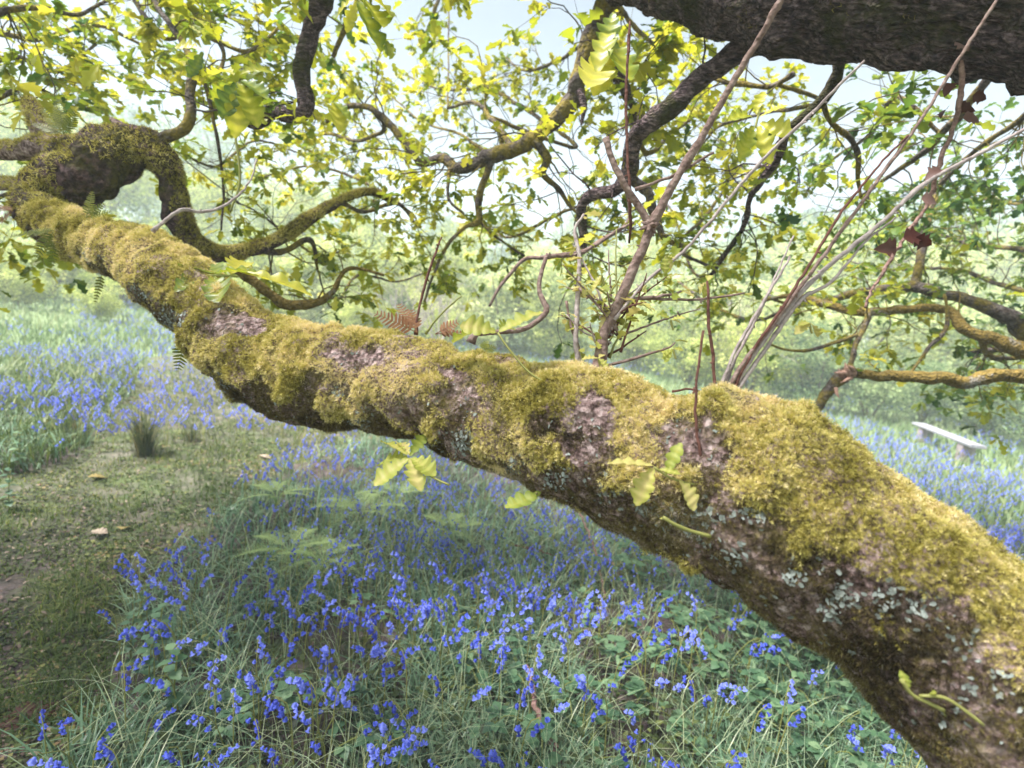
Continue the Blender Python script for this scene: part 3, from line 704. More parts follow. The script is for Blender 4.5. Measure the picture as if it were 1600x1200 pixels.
def main_limb():
    rows = [(62, 345, 20, 1.90), (85, 352, 30, 1.86), (140, 376, 34, 1.80), (205, 398, 40, 1.68), (258, 430, 49, 1.56), (318, 484, 53, 1.48), (370, 537, 57, 1.40), (430, 577, 66, 1.34), (510, 592, 73, 1.29), (600, 602, 74, 1.25), (700, 626, 77, 1.18), (850, 668, 93, 1.06), (1000, 722, 112, .95), (1180, 785, 137, .86), (1355, 895, 142, .78), (1512, 1042, 150, .71), (1645, 1200, 160, .66), (1790, 1380, 176, .63)]
    w = [[*P(u, v, d), r * d / F_PX] for u, v, r, d in rows]
    w = w + [[1.25, .42, .62, .17], [1.7, .4, .55, .2], [2.2, .45, .7, .26], [2.6, .5, .9, .3]]
    s = spline(np.array(w), 860); c, r = s[:, :3], s[:, 3]
    T, N, B = frames(c); seg = 160; a = np.arange(seg) / seg * 2 * np.pi
    dirs = N[:, None] * np.cos(a)[None, :, None] + B[:, None] * np.sin(a)[None, :, None]
    p0 = c[:, None] + dirs * r[:, None, None]
    up = dirs[..., 2]
    lump = fbm(p0 * 7, 3, 50)
    disp = .010 * fbm(p0 * 5, 2, 51) + .010 * fbm(p0 * 14, 3, 52) + .0035 * (1 - 2.4 * np.abs(fbm(p0 * 38, 2, 53)))
    u, v, d = proj(p0); front = ((p0 - OC) * dirs).sum(-1) < 0.05
    mm = 1.25 * up + .62 * lump + .62 + .85 * fbm(p0 * 20, 3, 56)
    # hanging mats of moss on the camera side near the right end
    mm += .9 * np.clip((u - 1100) / 100, 0, 1) * np.clip((np.interp(u, [1100, 1280, 1350, 1450, 1530, 1620, 1800], [740, 815, 880, 905, 935, 1010, 1150]) - v) / 30, -1.3, 1)
    bare = [(355, 500, 42, 26), (410, 520, 30, 16), (520, 555, 20, 14), (580, 560, 26, 14), (727, 612, 36, 20), (700, 580, 20, 10), (925, 640, 26, 40), (915, 700, 28, 16), (1085, 690, 34, 26), (1120, 715, 30, 18), (640, 640, 22, 14), (1365, 733, 18, 7), (120, 300, 30, 14)]
    for bu, bv, ru, rv in bare:
        q = ((u - bu) / ru) ** 2 + ((v - bv) / rv) ** 2
        mm -= 2.2 * np.exp(-q * .9) * (front)
    moss = np.clip((mm - .05) / .5, 0, 1)
    disp = disp + .006 * moss + .010 * moss * (.7 - 2 * np.abs(fbm(p0 * 17, 2, 57)))
    # burls on the upper side
    for bu, bv, br, bh in [(1115, 655, 52, .032), (1255, 700, 80, .014), (900, 600, 60, .008), (455, 535, 40, .014), (300, 430, 30, .016), (345, 465, 25, .014)]:
        q = ((u - bu) ** 2 + (v - bv) ** 2) / br ** 2; disp = disp + bh * np.exp(-q * 1.5) * (up > 0)
    v3 = p0 + dirs * disp[..., None]
    n = len(c); i = np.arange(n - 1)[:, None] * seg; j = np.arange(seg)[None]; k = (j + 1) % seg
    f = np.stack([i + j, i + k, i + seg + k, i + seg + j], -1).reshape(-1, 4)
    g = Geo(); g.add(v3.reshape(-1, 3), f)
    o = kid(g, 'limb', M['bark'], label='thick moss covered limb sprawling right across the foreground')
    # surface samples
    q = v3.reshape(-1, 3)[f]; cr = np.cross(q[:, 1] - q[:, 0], q[:, 3] - q[:, 0]); ar = np.linalg.norm(cr, axis=1)
    nrm = -cr / ar[:, None] if (cr[0] @ (q[0, 0] - c[0])) < 0 else cr / ar[:, None]
    dist = np.linalg.norm(q[:, 0] - OC, axis=1); fm = moss.reshape(-1)[f].mean(1); fu = up.reshape(-1)[f].mean(1)
    uu, vv, dd = proj(q[:, 0]); inview = (uu > -150) & (uu < 1800) & (vv < 1400) & (vv > 0)
    facing = ((q[:, 0] - OC) * nrm).sum(1) / dist < .25
    def sample(n, wgt):
        wgt = wgt * ar * np.where(inview, 1, .08) * np.where(facing, 1, .35); idx = rng.choice(len(f), n, p=wgt / wgt.sum())
        s_, t_ = rng.random(n)[:, None], rng.random(n)[:, None]
        qq = q[idx]; pt = qq[:, 0] * (1 - s_) * (1 - t_) + qq[:, 1] * s_ * (1 - t_) + qq[:, 2] * s_ * t_ + qq[:, 3] * (1 - s_) * t_
        return pt, nrm[idx], idx
    # moss shoots: a curved feather with side leaflets
    def shoot_t(kind):
        v, f = [], []
        if kind == 0:      # feathery
            for sg in range(3):
                y = sg / 3; z = y * (1 - .25 * y); yy = .45 * y * y
                for sd in (-1, 1):
                    b = len(v); L = .46 * (1 - .5 * y); v += [(0, yy - .02, z), (sd * L * .8, yy + .06, z + L * .8), (0, yy + .04, z + .13)]; f.append((b, b + 1, b + 2))
                b = len(v); v += [(-.05, yy, z), (.05, yy, z), (0, yy + .38, z + .40)]; f.append((b, b + 1, b + 2))
        else:              # star of blades
            for k in range(7):
                a = k / 7 * 6.283 + .3; L = .75 + .25 * math.sin(k * 2.1); cx, cy = math.cos(a), math.sin(a)
                b = len(v); v += [(-cy * .07, cx * .07, 0), (cy * .07, -cx * .07, 0), (cx * L * .75, cy * L * .75, L * .7)]; f.append((b, b + 1, b + 2))
        return np.array(v), np.array(f)
    def scat(g, n, wgt, L0, L1, kind, tm, tsd, lie=.55, hang=.5):
        p, nn, idx = sample(n, wgt)
        dirn = nn + rnd_unit(n) * lie; dirn[:, 2] -= hang * (1 - nn[:, 2]).clip(0, 1.2)
        m = rotm(dirn, roll=rng.uniform(0, 6.28, n))[:, :, [0, 2, 1]]
        m[:, :, 1] *= -1
        big = fbm(p * 12, 2, 60)
        L = rng.uniform(L0, L1, n) * (1 + .4 * big + .45 * fbm(p * 32, 1, 64)).clip(.4, 2)
        tv, tf = shoot_t(kind)
        t = tm + .34 * fbm(p * 8, 3, 61) + .12 * fbm(p * 30, 1, 63) + rng.normal(0, tsd, n)
        tz = tv[:, 2] / tv[:, 2].max()
        g.scatter(tv, tf, m * L[:, None, None], p - nn * L[:, None] * .12, t, (tz - .5) * .30)
    g = Geo()
    wm = fm ** 1.5
    scat(g, 115000, wm, .006, .0135, 0, .64, .17)
    scat(g, 60000, wm * (.3 + (fu > .1)), .005, .009, 1, .70, .15, .7)
    kid(g, 'moss', M['moss'], o).location = (0, 0, 0)
    g = Geo()
    wl_ = np.clip(1.05 - fm, 0.04, 1) * np.where(fu < .55, 1, .25)
    bm = np.zeros(len(f))
    for bu, bv, ru, rv in bare: bm = np.maximum(bm, np.exp(-(((uu - bu) / ru) ** 2 + ((vv - bv) / rv) ** 2)))
    wl_ = wl_ * (1 - .93 * bm)
    scat(g, 115000, wl_, .0045, .0095, 1, .42, .26, .8, .2)
    scat(g, 14000, wl_, .005, .010, 0, .55, .2, .8, .6)
    kid(g, 'short_moss_shade', M['moss_low_shade'], o).location = (0, 0, 0)  # real short moss, with extra dark cover painting shade on the limb's underside
    # lichen rosettes and crumbs
    spots = [(375, 553, 16), (350, 575, 18), (335, 600, 12), (270, 490, 20), (262, 510, 14), (215, 440, 16), (236, 455, 16), (540, 635, 16), (520, 625, 12), (735, 672, 20), (750, 690, 14), (720, 690, 14), (560, 660, 20), (660, 690, 14), (1085, 800, 16), (1040, 800, 14), (1085, 826, 20), (1110, 800, 12), (1175, 790, 14), (1150, 860, 18), (1385, 925, 20), (1410, 935, 24), (1330, 930, 16), (1310, 925, 12), (1240, 890, 14), (1440, 950, 18), (1500, 990, 20), (1560, 1060, 20), (1180, 800, 12), (950, 760, 18), (870, 740, 16), (800, 720, 12), (1300, 950, 14), (1510, 1080, 18), (1010, 790, 12), (140, 400, 12), (158, 300, 10)]
    wli = np.zeros(len(f))
    for su, sv, sr in spots: wli += np.exp(-((uu - su) ** 2 + (vv - sv) ** 2) / sr ** 2 * .9) * (fm < .75) * facing * (450. / sr ** 2)
    n = 3600; p, nn, idx = sample(n, wli + .05 * (fm < .4))
    g = Geo(); a = np.arange(9) / 9 * 6.283
    for k in range(4):
        rad = 1 + .35 * rng.normal(size=9); tv = np.vstack([[0, 0, .15], np.stack([np.cos(a) * rad, np.sin(a) * rad, .1 + .35 * rng.random(9)], 1)])
        tf = np.array([(0, 1 + i, 1 + (i + 1) % 9) for i in range(9)])
        s_ = np.arange(n) % 4 == k
        m = rotm(nn[s_] + rnd_unit(s_.sum()) * .35, rnd_unit(s_.sum()))[:, :, [0, 2, 1]]; m[:, :, 1] *= -1
        g.scatter(tv, tf, m * rng.uniform(.0010, .0040, s_.sum())[:, None, None], p[s_] + nn[s_] * .0018, rng.normal(.5, .2, s_.sum()).clip(0, 1))
    kid(g, 'lichen', M['lichen'], o).location = (0, 0, 0)
    return c, r
main_limb()

def mossy_section(rows, nm='limb', mat='bark', mossn=5000, label=None, seg=48, nn_=120, rough=.18, extra=None, mossm='moss', ridge=0):
    w = np.array([[*P(u, v, d), r * d / F_PX] for u, v, r, d in rows])
    if extra is not None: w = np.vstack([w, extra])
    s = spline(w, nn_); c, r = s[:, :3], s[:, 3]
    g = Geo(); tube(g, c, r, seg, rough, 70, 14)
    if ridge:
        V = g.V[0]; m_ = nn_ * seg; a_ = np.tile(np.arange(seg) / seg * 2 * np.pi, nn_); s_ = np.repeat(np.cumsum(np.r_[0, np.linalg.norm(np.diff(c, axis=0), axis=1)]), seg)
        cc_ = np.repeat(c, seg, 0); rr_ = np.repeat(r, seg); q_ = np.stack([np.cos(a_) * rr_ * 55, np.sin(a_) * rr_ * 55, s_ * 11], 1)
        w_ = fbm(q_, 3, 74); h_ = np.clip(1 - np.abs(w_) * 3, 0, 1)
        V[:m_] = V[:m_] + (V[:m_] - cc_) / rr_[:, None] * ((.5 - h_) * ridge)[:, None]
    o = kid(g, nm, M[mat], label=label)
    if mossn:
        g2 = Geo(); idx = rng.integers(0, len(c), mossn * 2); T, N, B = frames(c); a = rng.uniform(0, 6.283, mossn * 2)
        dr = N[idx] * np.cos(a)[:, None] + B[idx] * np.sin(a)[:, None]
        p = c[idx] + dr * r[idx][:, None]
        ok = (1.1 * dr[:, 2] + .8 * fbm(p * 9, 2, 71) > -.25) & (np.arange(mossn * 2) < 1e9); p, dr, idx = p[ok], dr[ok], idx[ok]
        rr = 1 + rough * fbm(p * 14, 2, 70); p = c[idx] + dr * (r[idx] * rr)[:, None]
        n = len(p); d = dr + rnd_unit(n) * .6; d[:, 2] -= .2
        m = rotm(d, roll=rng.uniform(0, 6.28, n))[:, :, [0, 2, 1]]; m[:, :, 1] *= -1
        tv, tf = blade(2, .10, .6); tv = np.vstack([tv, tv[:, [1, 0, 2]] * [1, -1, 1]]); tf = np.vstack([tf, tf + 6])
        L = rng.uniform(.008, .018, n); g2.scatter(tv, tf, m * L[:, None, None], p, (.5 + .25 * fbm(p * 12, 2, 72) + rng.normal(0, .15, n)).clip(0, 1))
        kid(g2, 'moss', M[mossm], o).location = (0, 0, 0)
    return o
mossy_section([(90, 352, 34, 1.90), (60, 335, 28, 1.93), (68, 308, 30, 1.97), (95, 285, 36, 2.0), (130, 272, 46, 2.02), (174, 246, 38, 2.05), (214, 232, 31, 2.08), (246, 240, 25, 2.1), (264, 270, 19, 2.12), (272, 310, 18, 2.14), (282, 350, 17, 2.17), (305, 382, 14, 2.2), (345, 397, 10, 2.25), (400, 388, 8, 2.3), (445, 368, 7, 2.36), (485, 340, 7, 2.42), (530, 315, 5, 2.5), (575, 300, 4, 2.55), (620, 318, 3, 2.6)],
              mat='bark_loop', mossn=13000, label='contorted mossy limb looping back at the left end', seg=90, nn_=420, rough=.26, ridge=.010)
mossy_section([(120, 232, 16, 2.05), (70, 228, 17, 2.1), (30, 236, 14, 2.15), (-40, 232, 12, 2.25), (-140, 225, 9, 2.4)], mossn=2500, label='stubby mossy branch leaving the frame at the left')
mossy_section([(70, 300, 11, 2.0), (35, 290, 10, 2.1), (-5, 287, 9, 2.2), (-100, 280, 7, 2.4)], mossn=1200, seg=24, nn_=50, nm='branch')
mossy_section([(82, 225, 13, 2.1), (64, 200, 14, 2.12), (50, 170, 11, 2.15), (47, 155, 6, 2.16)], mossn=500, seg=24, nn_=40, nm='broken_stub')
mossy_section([(205, 225, 8, 2.05), (190, 200, 8, 2.03), (173, 185, 3, 2.02)], mossn=0, seg=14, nn_=14, nm='broken_stub')

# overhead dark limb and trunk
TOP_ROWS = [(480, -420, 5, 4.4), (600, -300, 16, 3.7), (720, -200, 30, 3.1), (820, -135, 40, 2.6), (930, -75, 50, 2.2), (1060, -52, 64, 1.9), (1190, -14, 74, 1.7), (1340, 0, 82, 1.55), (1480, 2, 88, 1.45), (1640, 16, 94, 1.38), (1800, 36, 106, 1.32)]
mossy_section(TOP_ROWS, mat='bark_dark', mossn=9000, label='dark heavy limb crossing the top right corner', seg=220, nn_=620, rough=.16, mossm='moss_low_shade', ridge=.012, extra=np.array([[2.1, .95, 2.35, .21], [2.5, .6, 1.9, .28]]))
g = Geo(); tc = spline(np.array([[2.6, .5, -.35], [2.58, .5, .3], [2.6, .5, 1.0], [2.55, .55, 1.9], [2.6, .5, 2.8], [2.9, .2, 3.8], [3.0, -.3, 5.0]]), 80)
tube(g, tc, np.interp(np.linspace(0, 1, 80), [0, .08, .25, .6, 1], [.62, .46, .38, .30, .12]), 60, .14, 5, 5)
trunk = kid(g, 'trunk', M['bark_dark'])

CL = []
def branch(rows, twigs=6, tl=.35, level=1, per=4, size=.058, nm='branch', mat='branch', dirb=None, leaf='oakleaf', tm=.6, n=None, along=.3, gravity=-.02, seg=9, tmpl=None, bias=.6, label=None, jag=True, extra=None, start=.15, join=False):
    w = np.array([[*P(u, v, d), r * d / F_PX] for u, v, r, d in rows])
    if extra is not None: w = np.vstack([np.array(extra), w])
    if join:
        best = min(((np.linalg.norm(q - w[0, :3], axis=1).min(), k) for k, (q, _) in enumerate(CL)), key=lambda t: t[0])
        q, qr = CL[best[1]]; i = int(np.linalg.norm(q - w[0, :3], axis=1).argmin())
        if best[0] < 1.8: w[0, 3] = min(w[0, 3], qr[i] * .8); w = np.vstack([[*q[i], w[0, 3]], w]) if best[0] > .03 else w
    L = np.linalg.norm(np.diff(w[:, :3], axis=0), axis=1).sum(); n = n or max(12, int(L / .018))
    s = spline(w, n); c, r = s[:, :3], s[:, 3]
    if jag: CL.append((c.copy(), r.copy())); c = c + np.stack([fbm(c * 9, 2, 80 + k) for k in range(3)], 1) * r[:, None] * .55
    g = Geo(); tube(g, c, r, seg, .22, 81, 30)
    tips, dirs = [], []
    T = np.gradient(c, axis=0); T /= np.linalg.norm(T, axis=1)[:, None]
    for k in range(twigs):
        i = rng.integers(int(start * len(c)), len(c)); d = T[i] * .5 + rnd_unit(1)[0] * .9
        if dirb is not None: d = d + np.array(dirb) * bias
        grow(g, tips, dirs, c[i], d, tl * rng.uniform(.6, 1.3), min(.0045, max(.0014, r[i] * .3)), level, 3, gravity, .5, 5, along)
    if twigs: tips.append(c[-1]); dirs.append(T[-1])
    o = kid(g, nm, M[mat], label=label)
    if tips and per:
        gl = Geo(); tp, dr = np.array(tips), np.array(dirs)
        leaf_clusters(gl, tp, dr, size, per, tmpl or OAKLO, tm, .3)
        kid(gl, 'foliage', M[leaf], o).location = (0, 0, 0)
    return o, c
def oak_branches():
    AW = (.1, .8, .05)
    # left group
    branch([(250, 216, 8, 2.08), (290, 198, 8, 2.1), (296, 150, 7, 2.12), (302, 105, 6, 2.14), (282, 60, 4.5, 2.2), (240, 0, 3.5, 2.3), (215, -60, 3, 2.4)], 9, .32, 1, 4, dirb=(.2, .4, .3))
    branch([(302, 105, 4, 2.14), (330, 120, 4, 2.2), (350, 90, 3, 2.3), (335, 50, 3, 2.35)], 6, .25, 1, 4)
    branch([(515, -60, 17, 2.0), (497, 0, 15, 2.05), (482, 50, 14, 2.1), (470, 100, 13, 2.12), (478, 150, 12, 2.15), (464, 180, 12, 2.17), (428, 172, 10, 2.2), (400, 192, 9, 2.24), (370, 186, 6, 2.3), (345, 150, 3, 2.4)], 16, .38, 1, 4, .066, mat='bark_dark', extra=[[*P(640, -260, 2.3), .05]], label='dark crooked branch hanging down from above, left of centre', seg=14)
    branch([(560, 0, 5, 2.6), (540, 45, 5, 2.6), (520, 90, 3, 2.65)], 3, .25, 1, 4, extra=[[*P(600, -160, 2.5), .02]])
    branch([(365, 420, 7, 2.2), (400, 442, 8, 2.25), (440, 470, 8, 2.3), (480, 476, 7, 2.35), (518, 455, 5, 2.4), (545, 418, 3, 2.45), (600, 430, 2, 2.5)], 6, .22, 1, 3, .06, mat='branch_mossy')
    branch([(395, 388, 6, 2.3), (440, 395, 5, 2.4), (485, 375, 4, 2.5), (495, 420, 2, 2.6)], 6, .25, 1, 4, .06)
    branch([(530, 315, 4, 2.5), (570, 330, 3, 2.6), (620, 318, 3, 2.7), (650, 350, 2, 2.8)], 7, .3, 1, 4, .06, dirb=AW)
    branch([(-60, 60, 5, 2.2), (0, 20, 5, 2.2), (60, 10, 4, 2.3), (120, 22, 3, 2.4), (170, 0, 2, 2.5)], 8, .35, 1, 4, .07, label='thin branch crossing the top left corner')
    for rows in ([(-80, 200, 5, 2.3), (0, 150, 4, 2.4), (60, 140, 3, 2.5), (110, 170, 2, 2.6)], [(-80, 120, 5, 2.6), (20, 90, 4, 2.7), (90, 110, 3, 2.8), (150, 70, 2, 3.0)], [(-50, 330, 4, 2.3), (20, 300, 3, 2.4), (60, 280, 2, 2.5)]):
        branch(rows, 10, .32, 1, 4, .07, tm=.55)
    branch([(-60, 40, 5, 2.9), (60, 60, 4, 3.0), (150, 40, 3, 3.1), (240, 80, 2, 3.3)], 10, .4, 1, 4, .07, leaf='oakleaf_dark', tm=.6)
    branch([(190, -40, 4, 2.6), (230, 30, 4, 2.6), (270, 60, 3, 2.6), (330, 20, 2, 2.7), (420, 60, 2, 2.8)], 12, .35, 1, 5, .075)
    branch([(330, 60, 3, 2.5), (390, 80, 3, 2.5), (440, 40, 2, 2.6)], 8, .35, 1, 4, .08, leaf='oakleaf_dark', tm=.7)
    branch([(320, 130, 3, 2.3), (340, 220, 2.5, 2.3), (350, 300, 2, 2.4), (345, 360, 1.5, 2.4)], 4, .25, 1, 4, .06)
    # central A
    A = [(985, -70, 17, 2.1), (962, -10, 16, 2.2), (938, 40, 15, 2.25), (912, 100, 14, 2.3), (892, 158, 14, 2.35), (858, 198, 12, 2.4), (800, 232, 11, 2.5), (760, 250, 11, 2.55), (716, 263, 9, 2.6), (690, 250, 7, 2.65), (656, 252, 6, 2.7), (630, 218, 6, 2.75), (590, 175, 5, 2.8), (550, 166, 4, 2.9), (510, 190, 3, 3.0)]
    branch(A, 22, .42, 1, 4, .055, dirb=AW, seg=14, tm=.65, label='long curving branch dropping from the overhead limb at the top centre')
    branch([(764, 256, 6, 2.55), (748, 300, 6, 2.57), (750, 345, 5, 2.6), (722, 358, 3, 2.6), (692, 395, 2.5, 2.6), (662, 470, 2, 2.5)], 4, .2, 1, 4, .055, tm=.55)
    branch([(750, 345, 3, 2.6), (775, 370, 2, 2.7), (820, 400, 2, 2.8)], 3, .2, 1, 4, .055)
    branch([(702, 262, 3, 2.6), (700, 310, 2.5, 2.6), (725, 335, 2, 2.6)], 2, .15, 1, 4, .05)
    branch([(838, 215, 7, 2.42), (854, 245, 7, 2.45), (848, 272, 5, 2.5), (870, 292, 4, 2.55), (890, 320, 3, 2.6), (905, 335, 2, 2.6)], 5, .3, 1, 4, .06, dirb=AW)
    branch([(905, 140, 6, 2.3), (912, 165, 5, 2.3), (908, 195, 2, 2.3)], 0, nm='broken_stub', mat='bark_dark')
    branch([(800, 232, 5, 2.5), (770, 190, 4, 2.7), (740, 160, 3, 3.0), (700, 170, 2, 3.3)], 10, .45, 1, 4, .07, dirb=AW)
    # B
    Bm = 'bark_dark'
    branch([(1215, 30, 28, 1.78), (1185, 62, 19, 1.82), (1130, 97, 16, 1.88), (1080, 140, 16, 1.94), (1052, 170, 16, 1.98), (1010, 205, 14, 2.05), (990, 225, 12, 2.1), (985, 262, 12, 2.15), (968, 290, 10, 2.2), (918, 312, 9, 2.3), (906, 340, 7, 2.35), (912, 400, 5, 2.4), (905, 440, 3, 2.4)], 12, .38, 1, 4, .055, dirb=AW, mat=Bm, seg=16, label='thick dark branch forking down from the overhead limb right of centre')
    branch([(990, 280, 9, 2.2), (1012, 300, 8, 2.2), (1024, 340, 7, 2.2), (1034, 372, 5, 2.2), (1062, 386, 4, 2.25)], 4, .25, 1, 4, .06)
    branch([(960, 60, 11, 2.3), (948, 90, 10, 2.35), (972, 130, 9, 2.4), (990, 170, 5, 2.5)], 7, .35, 1, 5, .08, mat=Bm)
    branch([(975, 275, 4, 2.2), (982, 320, 3, 2.2), (978, 350, 3, 2.2), (940, 375, 3, 2.1), (900, 395, 3, 2.0), (852, 402, 3.5, 1.9), (820, 405, 3, 1.9), (785, 442, 2.5, 1.9), (765, 478, 2, 1.9)], 0, mat='shoot', label='thin pinkish bare branch arching low over the middle')
    # C, D and hanging on the right
    branch([(1318, 85, 9, 1.9), (1285, 155, 9, 2.0), (1232, 212, 8, 2.1), (1205, 255, 7, 2.2), (1172, 305, 5, 2.3), (1165, 340, 4, 2.4), (1150, 375, 4, 2.5), (1110, 430, 3, 2.6)], 14, .38, 1, 4, .055, dirb=AW, mat=Bm)
    branch([(1283, 155, 4, 2.0), (1300, 190, 4, 2.05), (1340, 235, 4, 2.1), (1342, 285, 3, 2.2), (1345, 310, 2, 2.2)], 8, .3, 1, 4, .06, leaf='oakleaf_dark', tm=.7)
    branch([(1240, 115, 5, 2.2), (1205, 135, 4, 2.3), (1150, 130, 4, 2.4), (1110, 120, 3, 2.5)], 7, .35, 1, 4, .07)
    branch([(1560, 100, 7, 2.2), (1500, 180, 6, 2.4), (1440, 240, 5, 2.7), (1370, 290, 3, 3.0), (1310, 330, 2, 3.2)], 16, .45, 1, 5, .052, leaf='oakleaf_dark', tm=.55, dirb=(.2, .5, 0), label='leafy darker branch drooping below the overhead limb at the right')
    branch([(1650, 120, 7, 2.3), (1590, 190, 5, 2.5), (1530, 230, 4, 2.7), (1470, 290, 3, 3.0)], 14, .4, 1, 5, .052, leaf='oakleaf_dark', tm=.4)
    # right mossy branches
    JR = [[2.55, .75, 1.35, .09]]
    branch([(1760, 560, 14, 2.3), (1680, 585, 12, 2.5), (1600, 586, 11, 2.55), (1500, 594, 10, 2.6), (1400, 590, 8.5, 2.65), (1332, 586, 7.5, 2.7)], 3, .2, 0, 3, .05, mat='branch_mossy', seg=16, extra=JR, label='level mossy branch with a torn end at the right edge')
    branch([(1336, 578, 9, 2.69), (1322, 590, 11, 2.7), (1302, 608, 9, 2.72), (1288, 625, 8, 2.73), (1272, 645, 7, 2.74)], 0, nm='broken_stub', mat='branch')
    branch([(1322, 588, 5, 2.7), (1335, 545, 4, 2.7), (1350, 515, 4.5, 2.72), (1356, 490, 5, 2.75), (1345, 480, 4, 2.8)], 3, .2, 1, 3, .06)
    branch([(1200, 537, 1.5, 2.7), (1230, 547, 2, 2.7), (1270, 546, 3, 2.7), (1340, 524, 3, 2.71)], 0)
    branch([(1800, 520, 16, 2.5), (1700, 545, 15, 2.7), (1600, 542, 12, 2.8), (1530, 522, 9, 2.85), (1500, 505, 8, 2.9), (1484, 488, 7, 2.95), (1440, 483, 6, 3.0), (1390, 484, 7, 3.05), (1340, 487, 6, 3.1), (1290, 474, 6, 3.2), (1240, 462, 4, 3.4), (1190, 470, 3, 3.6)], 10, .4, 1, 5, .065, mat='branch_mossy', seg=14, extra=JR, dirb=(0, .6, 0), label='wavy mossy branch above the torn one at the right edge')
    branch([(1700, 560, 18, 2.9), (1620, 535, 15, 3.0), (1575, 500, 13, 3.05), (1530, 475, 9, 3.1), (1480, 460, 8, 3.2), (1430, 450, 9, 3.3), (1350, 455, 7, 3.4), (1290, 470, 5, 3.6), (1230, 482, 3, 3.8)], 12, .45, 1, 5, .065, mat='branch', seg=14, extra=[[2.6, 1.0, 1.4, .09]], dirb=(0, .6, 0))
    branch([(1432, 450, 7, 3.3), (1440, 400, 6, 3.3), (1450, 340, 5, 3.4), (1480, 270, 4, 3.5)], 10, .45, 1, 5, .065, dirb=(0, .5, 0), leaf='oakleaf_dark', tm=.6)
    branch([(1475, 460, 2, 2.9), (1480, 510, 3, 2.9), (1450, 545, 3, 2.9), (1420, 585, 2, 2.9)], 1, .15, 0, 3, .05)
    branch([(1530, 520, 4, 2.9), (1545, 555, 4, 2.95), (1600, 560, 3, 3.0)], 4, .3, 1, 4, .06)
    branch([(1640, 560, 6, 3.2), (1570, 545, 5, 3.3), (1510, 550, 3, 3.4)], 9, .4, 1, 5, .06, leaf='oakleaf_dark', tm=.5)
    # leafy sprays in the upper middle distance
    for rows, tw, lf, tmn in [
        ([(700, -40, 7, 4.2), (680, 20, 6, 4.3), (665, 60, 4, 4.5), (660, 90, 2, 4.6)], 8, 'oakleaf', .5),
        ([(900, 230, 8, 3.0), (820, 170, 6, 3.6), (760, 140, 5, 4.2), (690, 140, 3, 4.8), (640, 120, 2, 5.2)], 22, 'oakleaf', .65),
        ([(1010, 240, 8, 2.6), (1060, 200, 6, 3.2), (1100, 170, 4, 3.8), (1130, 150, 3, 4.4)], 16, 'oakleaf', .6),
        ([(960, 0, 8, 2.6), (1010, 60, 6, 3.0), (1060, 80, 4, 3.4), (1100, 60, 3, 3.8)], 14, 'oakleaf', .65),
        ([(930, 50, 6, 2.8), (880, 90, 5, 3.3), (820, 110, 4, 3.8), (790, 90, 2, 4.3)], 16, 'oakleaf', .7),
        ([(910, 320, 7, 2.6), (860, 340, 5, 3.1), (800, 370, 4, 3.6), (760, 360, 2, 4.0)], 9, 'oakleaf', .55),
        ([(640, 330, 5, 3.0), (560, 280, 4, 3.4), (480, 260, 3, 3.8), (400, 280, 2, 4.2)], 22, 'oakleaf', .65),
        ([(600, 200, 6, 2.9), (560, 220, 5, 3.3), (500, 210, 4, 3.8), (420, 240, 2, 4.4)], 18, 'oakleaf', .65),
        ([(520, 480, 5, 3.2), (560, 430, 4, 3.6), (620, 440, 3, 4.0), (680, 420, 2, 4.4)], 9, 'oakleaf', .6),
        ([(400, 330, 5, 3.0), (440, 360, 4, 3.3), (500, 400, 3, 3.6), (560, 380, 2, 4.0)], 12, 'oakleaf', .6),
        ([(1060, 386, 6, 2.6), (1100, 340, 5, 3.0), (1130, 300, 4, 3.5), (1160, 260, 3, 4.0)], 18, 'oakleaf', .6),
        ([(1110, 430, 5, 2.8), (1080, 420, 4, 3.2), (1050, 330, 3, 3.6), (1010, 300, 2, 4.0)], 14, 'oakleaf', .6),
        ([(1230, 480, 6, 3.6), (1170, 500, 5, 4.0), (1100, 470, 4, 4.5), (1060, 440, 3, 5.0)], 16, 'oakleaf_dark', .6),
        ([(1280, 160, 6, 2.4), (1180, 180, 5, 2.8), (1120, 200, 4, 3.2), (1090, 240, 3, 3.8)], 14, 'oakleaf', .75),
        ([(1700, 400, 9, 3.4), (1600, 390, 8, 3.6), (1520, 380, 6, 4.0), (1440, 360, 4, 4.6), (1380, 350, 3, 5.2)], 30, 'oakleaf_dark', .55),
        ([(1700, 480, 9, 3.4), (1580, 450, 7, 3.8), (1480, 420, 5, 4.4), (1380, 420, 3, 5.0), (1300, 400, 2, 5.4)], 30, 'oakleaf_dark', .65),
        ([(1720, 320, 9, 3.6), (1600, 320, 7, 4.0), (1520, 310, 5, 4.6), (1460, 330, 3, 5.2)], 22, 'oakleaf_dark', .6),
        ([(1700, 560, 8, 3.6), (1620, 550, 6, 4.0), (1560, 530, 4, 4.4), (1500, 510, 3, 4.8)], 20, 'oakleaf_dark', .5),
        ([(1400, 150, 6, 2.6), (1360, 210, 5, 3.2), (1300, 250, 4, 3.8), (1260, 300, 3, 4.4)], 14, 'oakleaf_dark', .6),
        ([(780, 250, 6, 2.7), (720, 210, 4, 3.2), (660, 190, 3, 3.8), (600, 140, 2, 4.4)], 14, 'oakleaf', .65),
        ([(280, 240, 6, 2.6), (340, 260, 4, 3.0), (400, 220, 3, 3.5), (470, 240, 2, 4.0)], 14, 'oakleaf', .65)]:
        branch([(a_, b_, c_ * .55, d_) for a_, b_, c_, d_ in rows], int(tw * .9), .38, 1, 8, .050, dirb=(0, .3, 0), leaf=lf, tm=tmn - .03, gravity=-.01, join=True, along=.10)
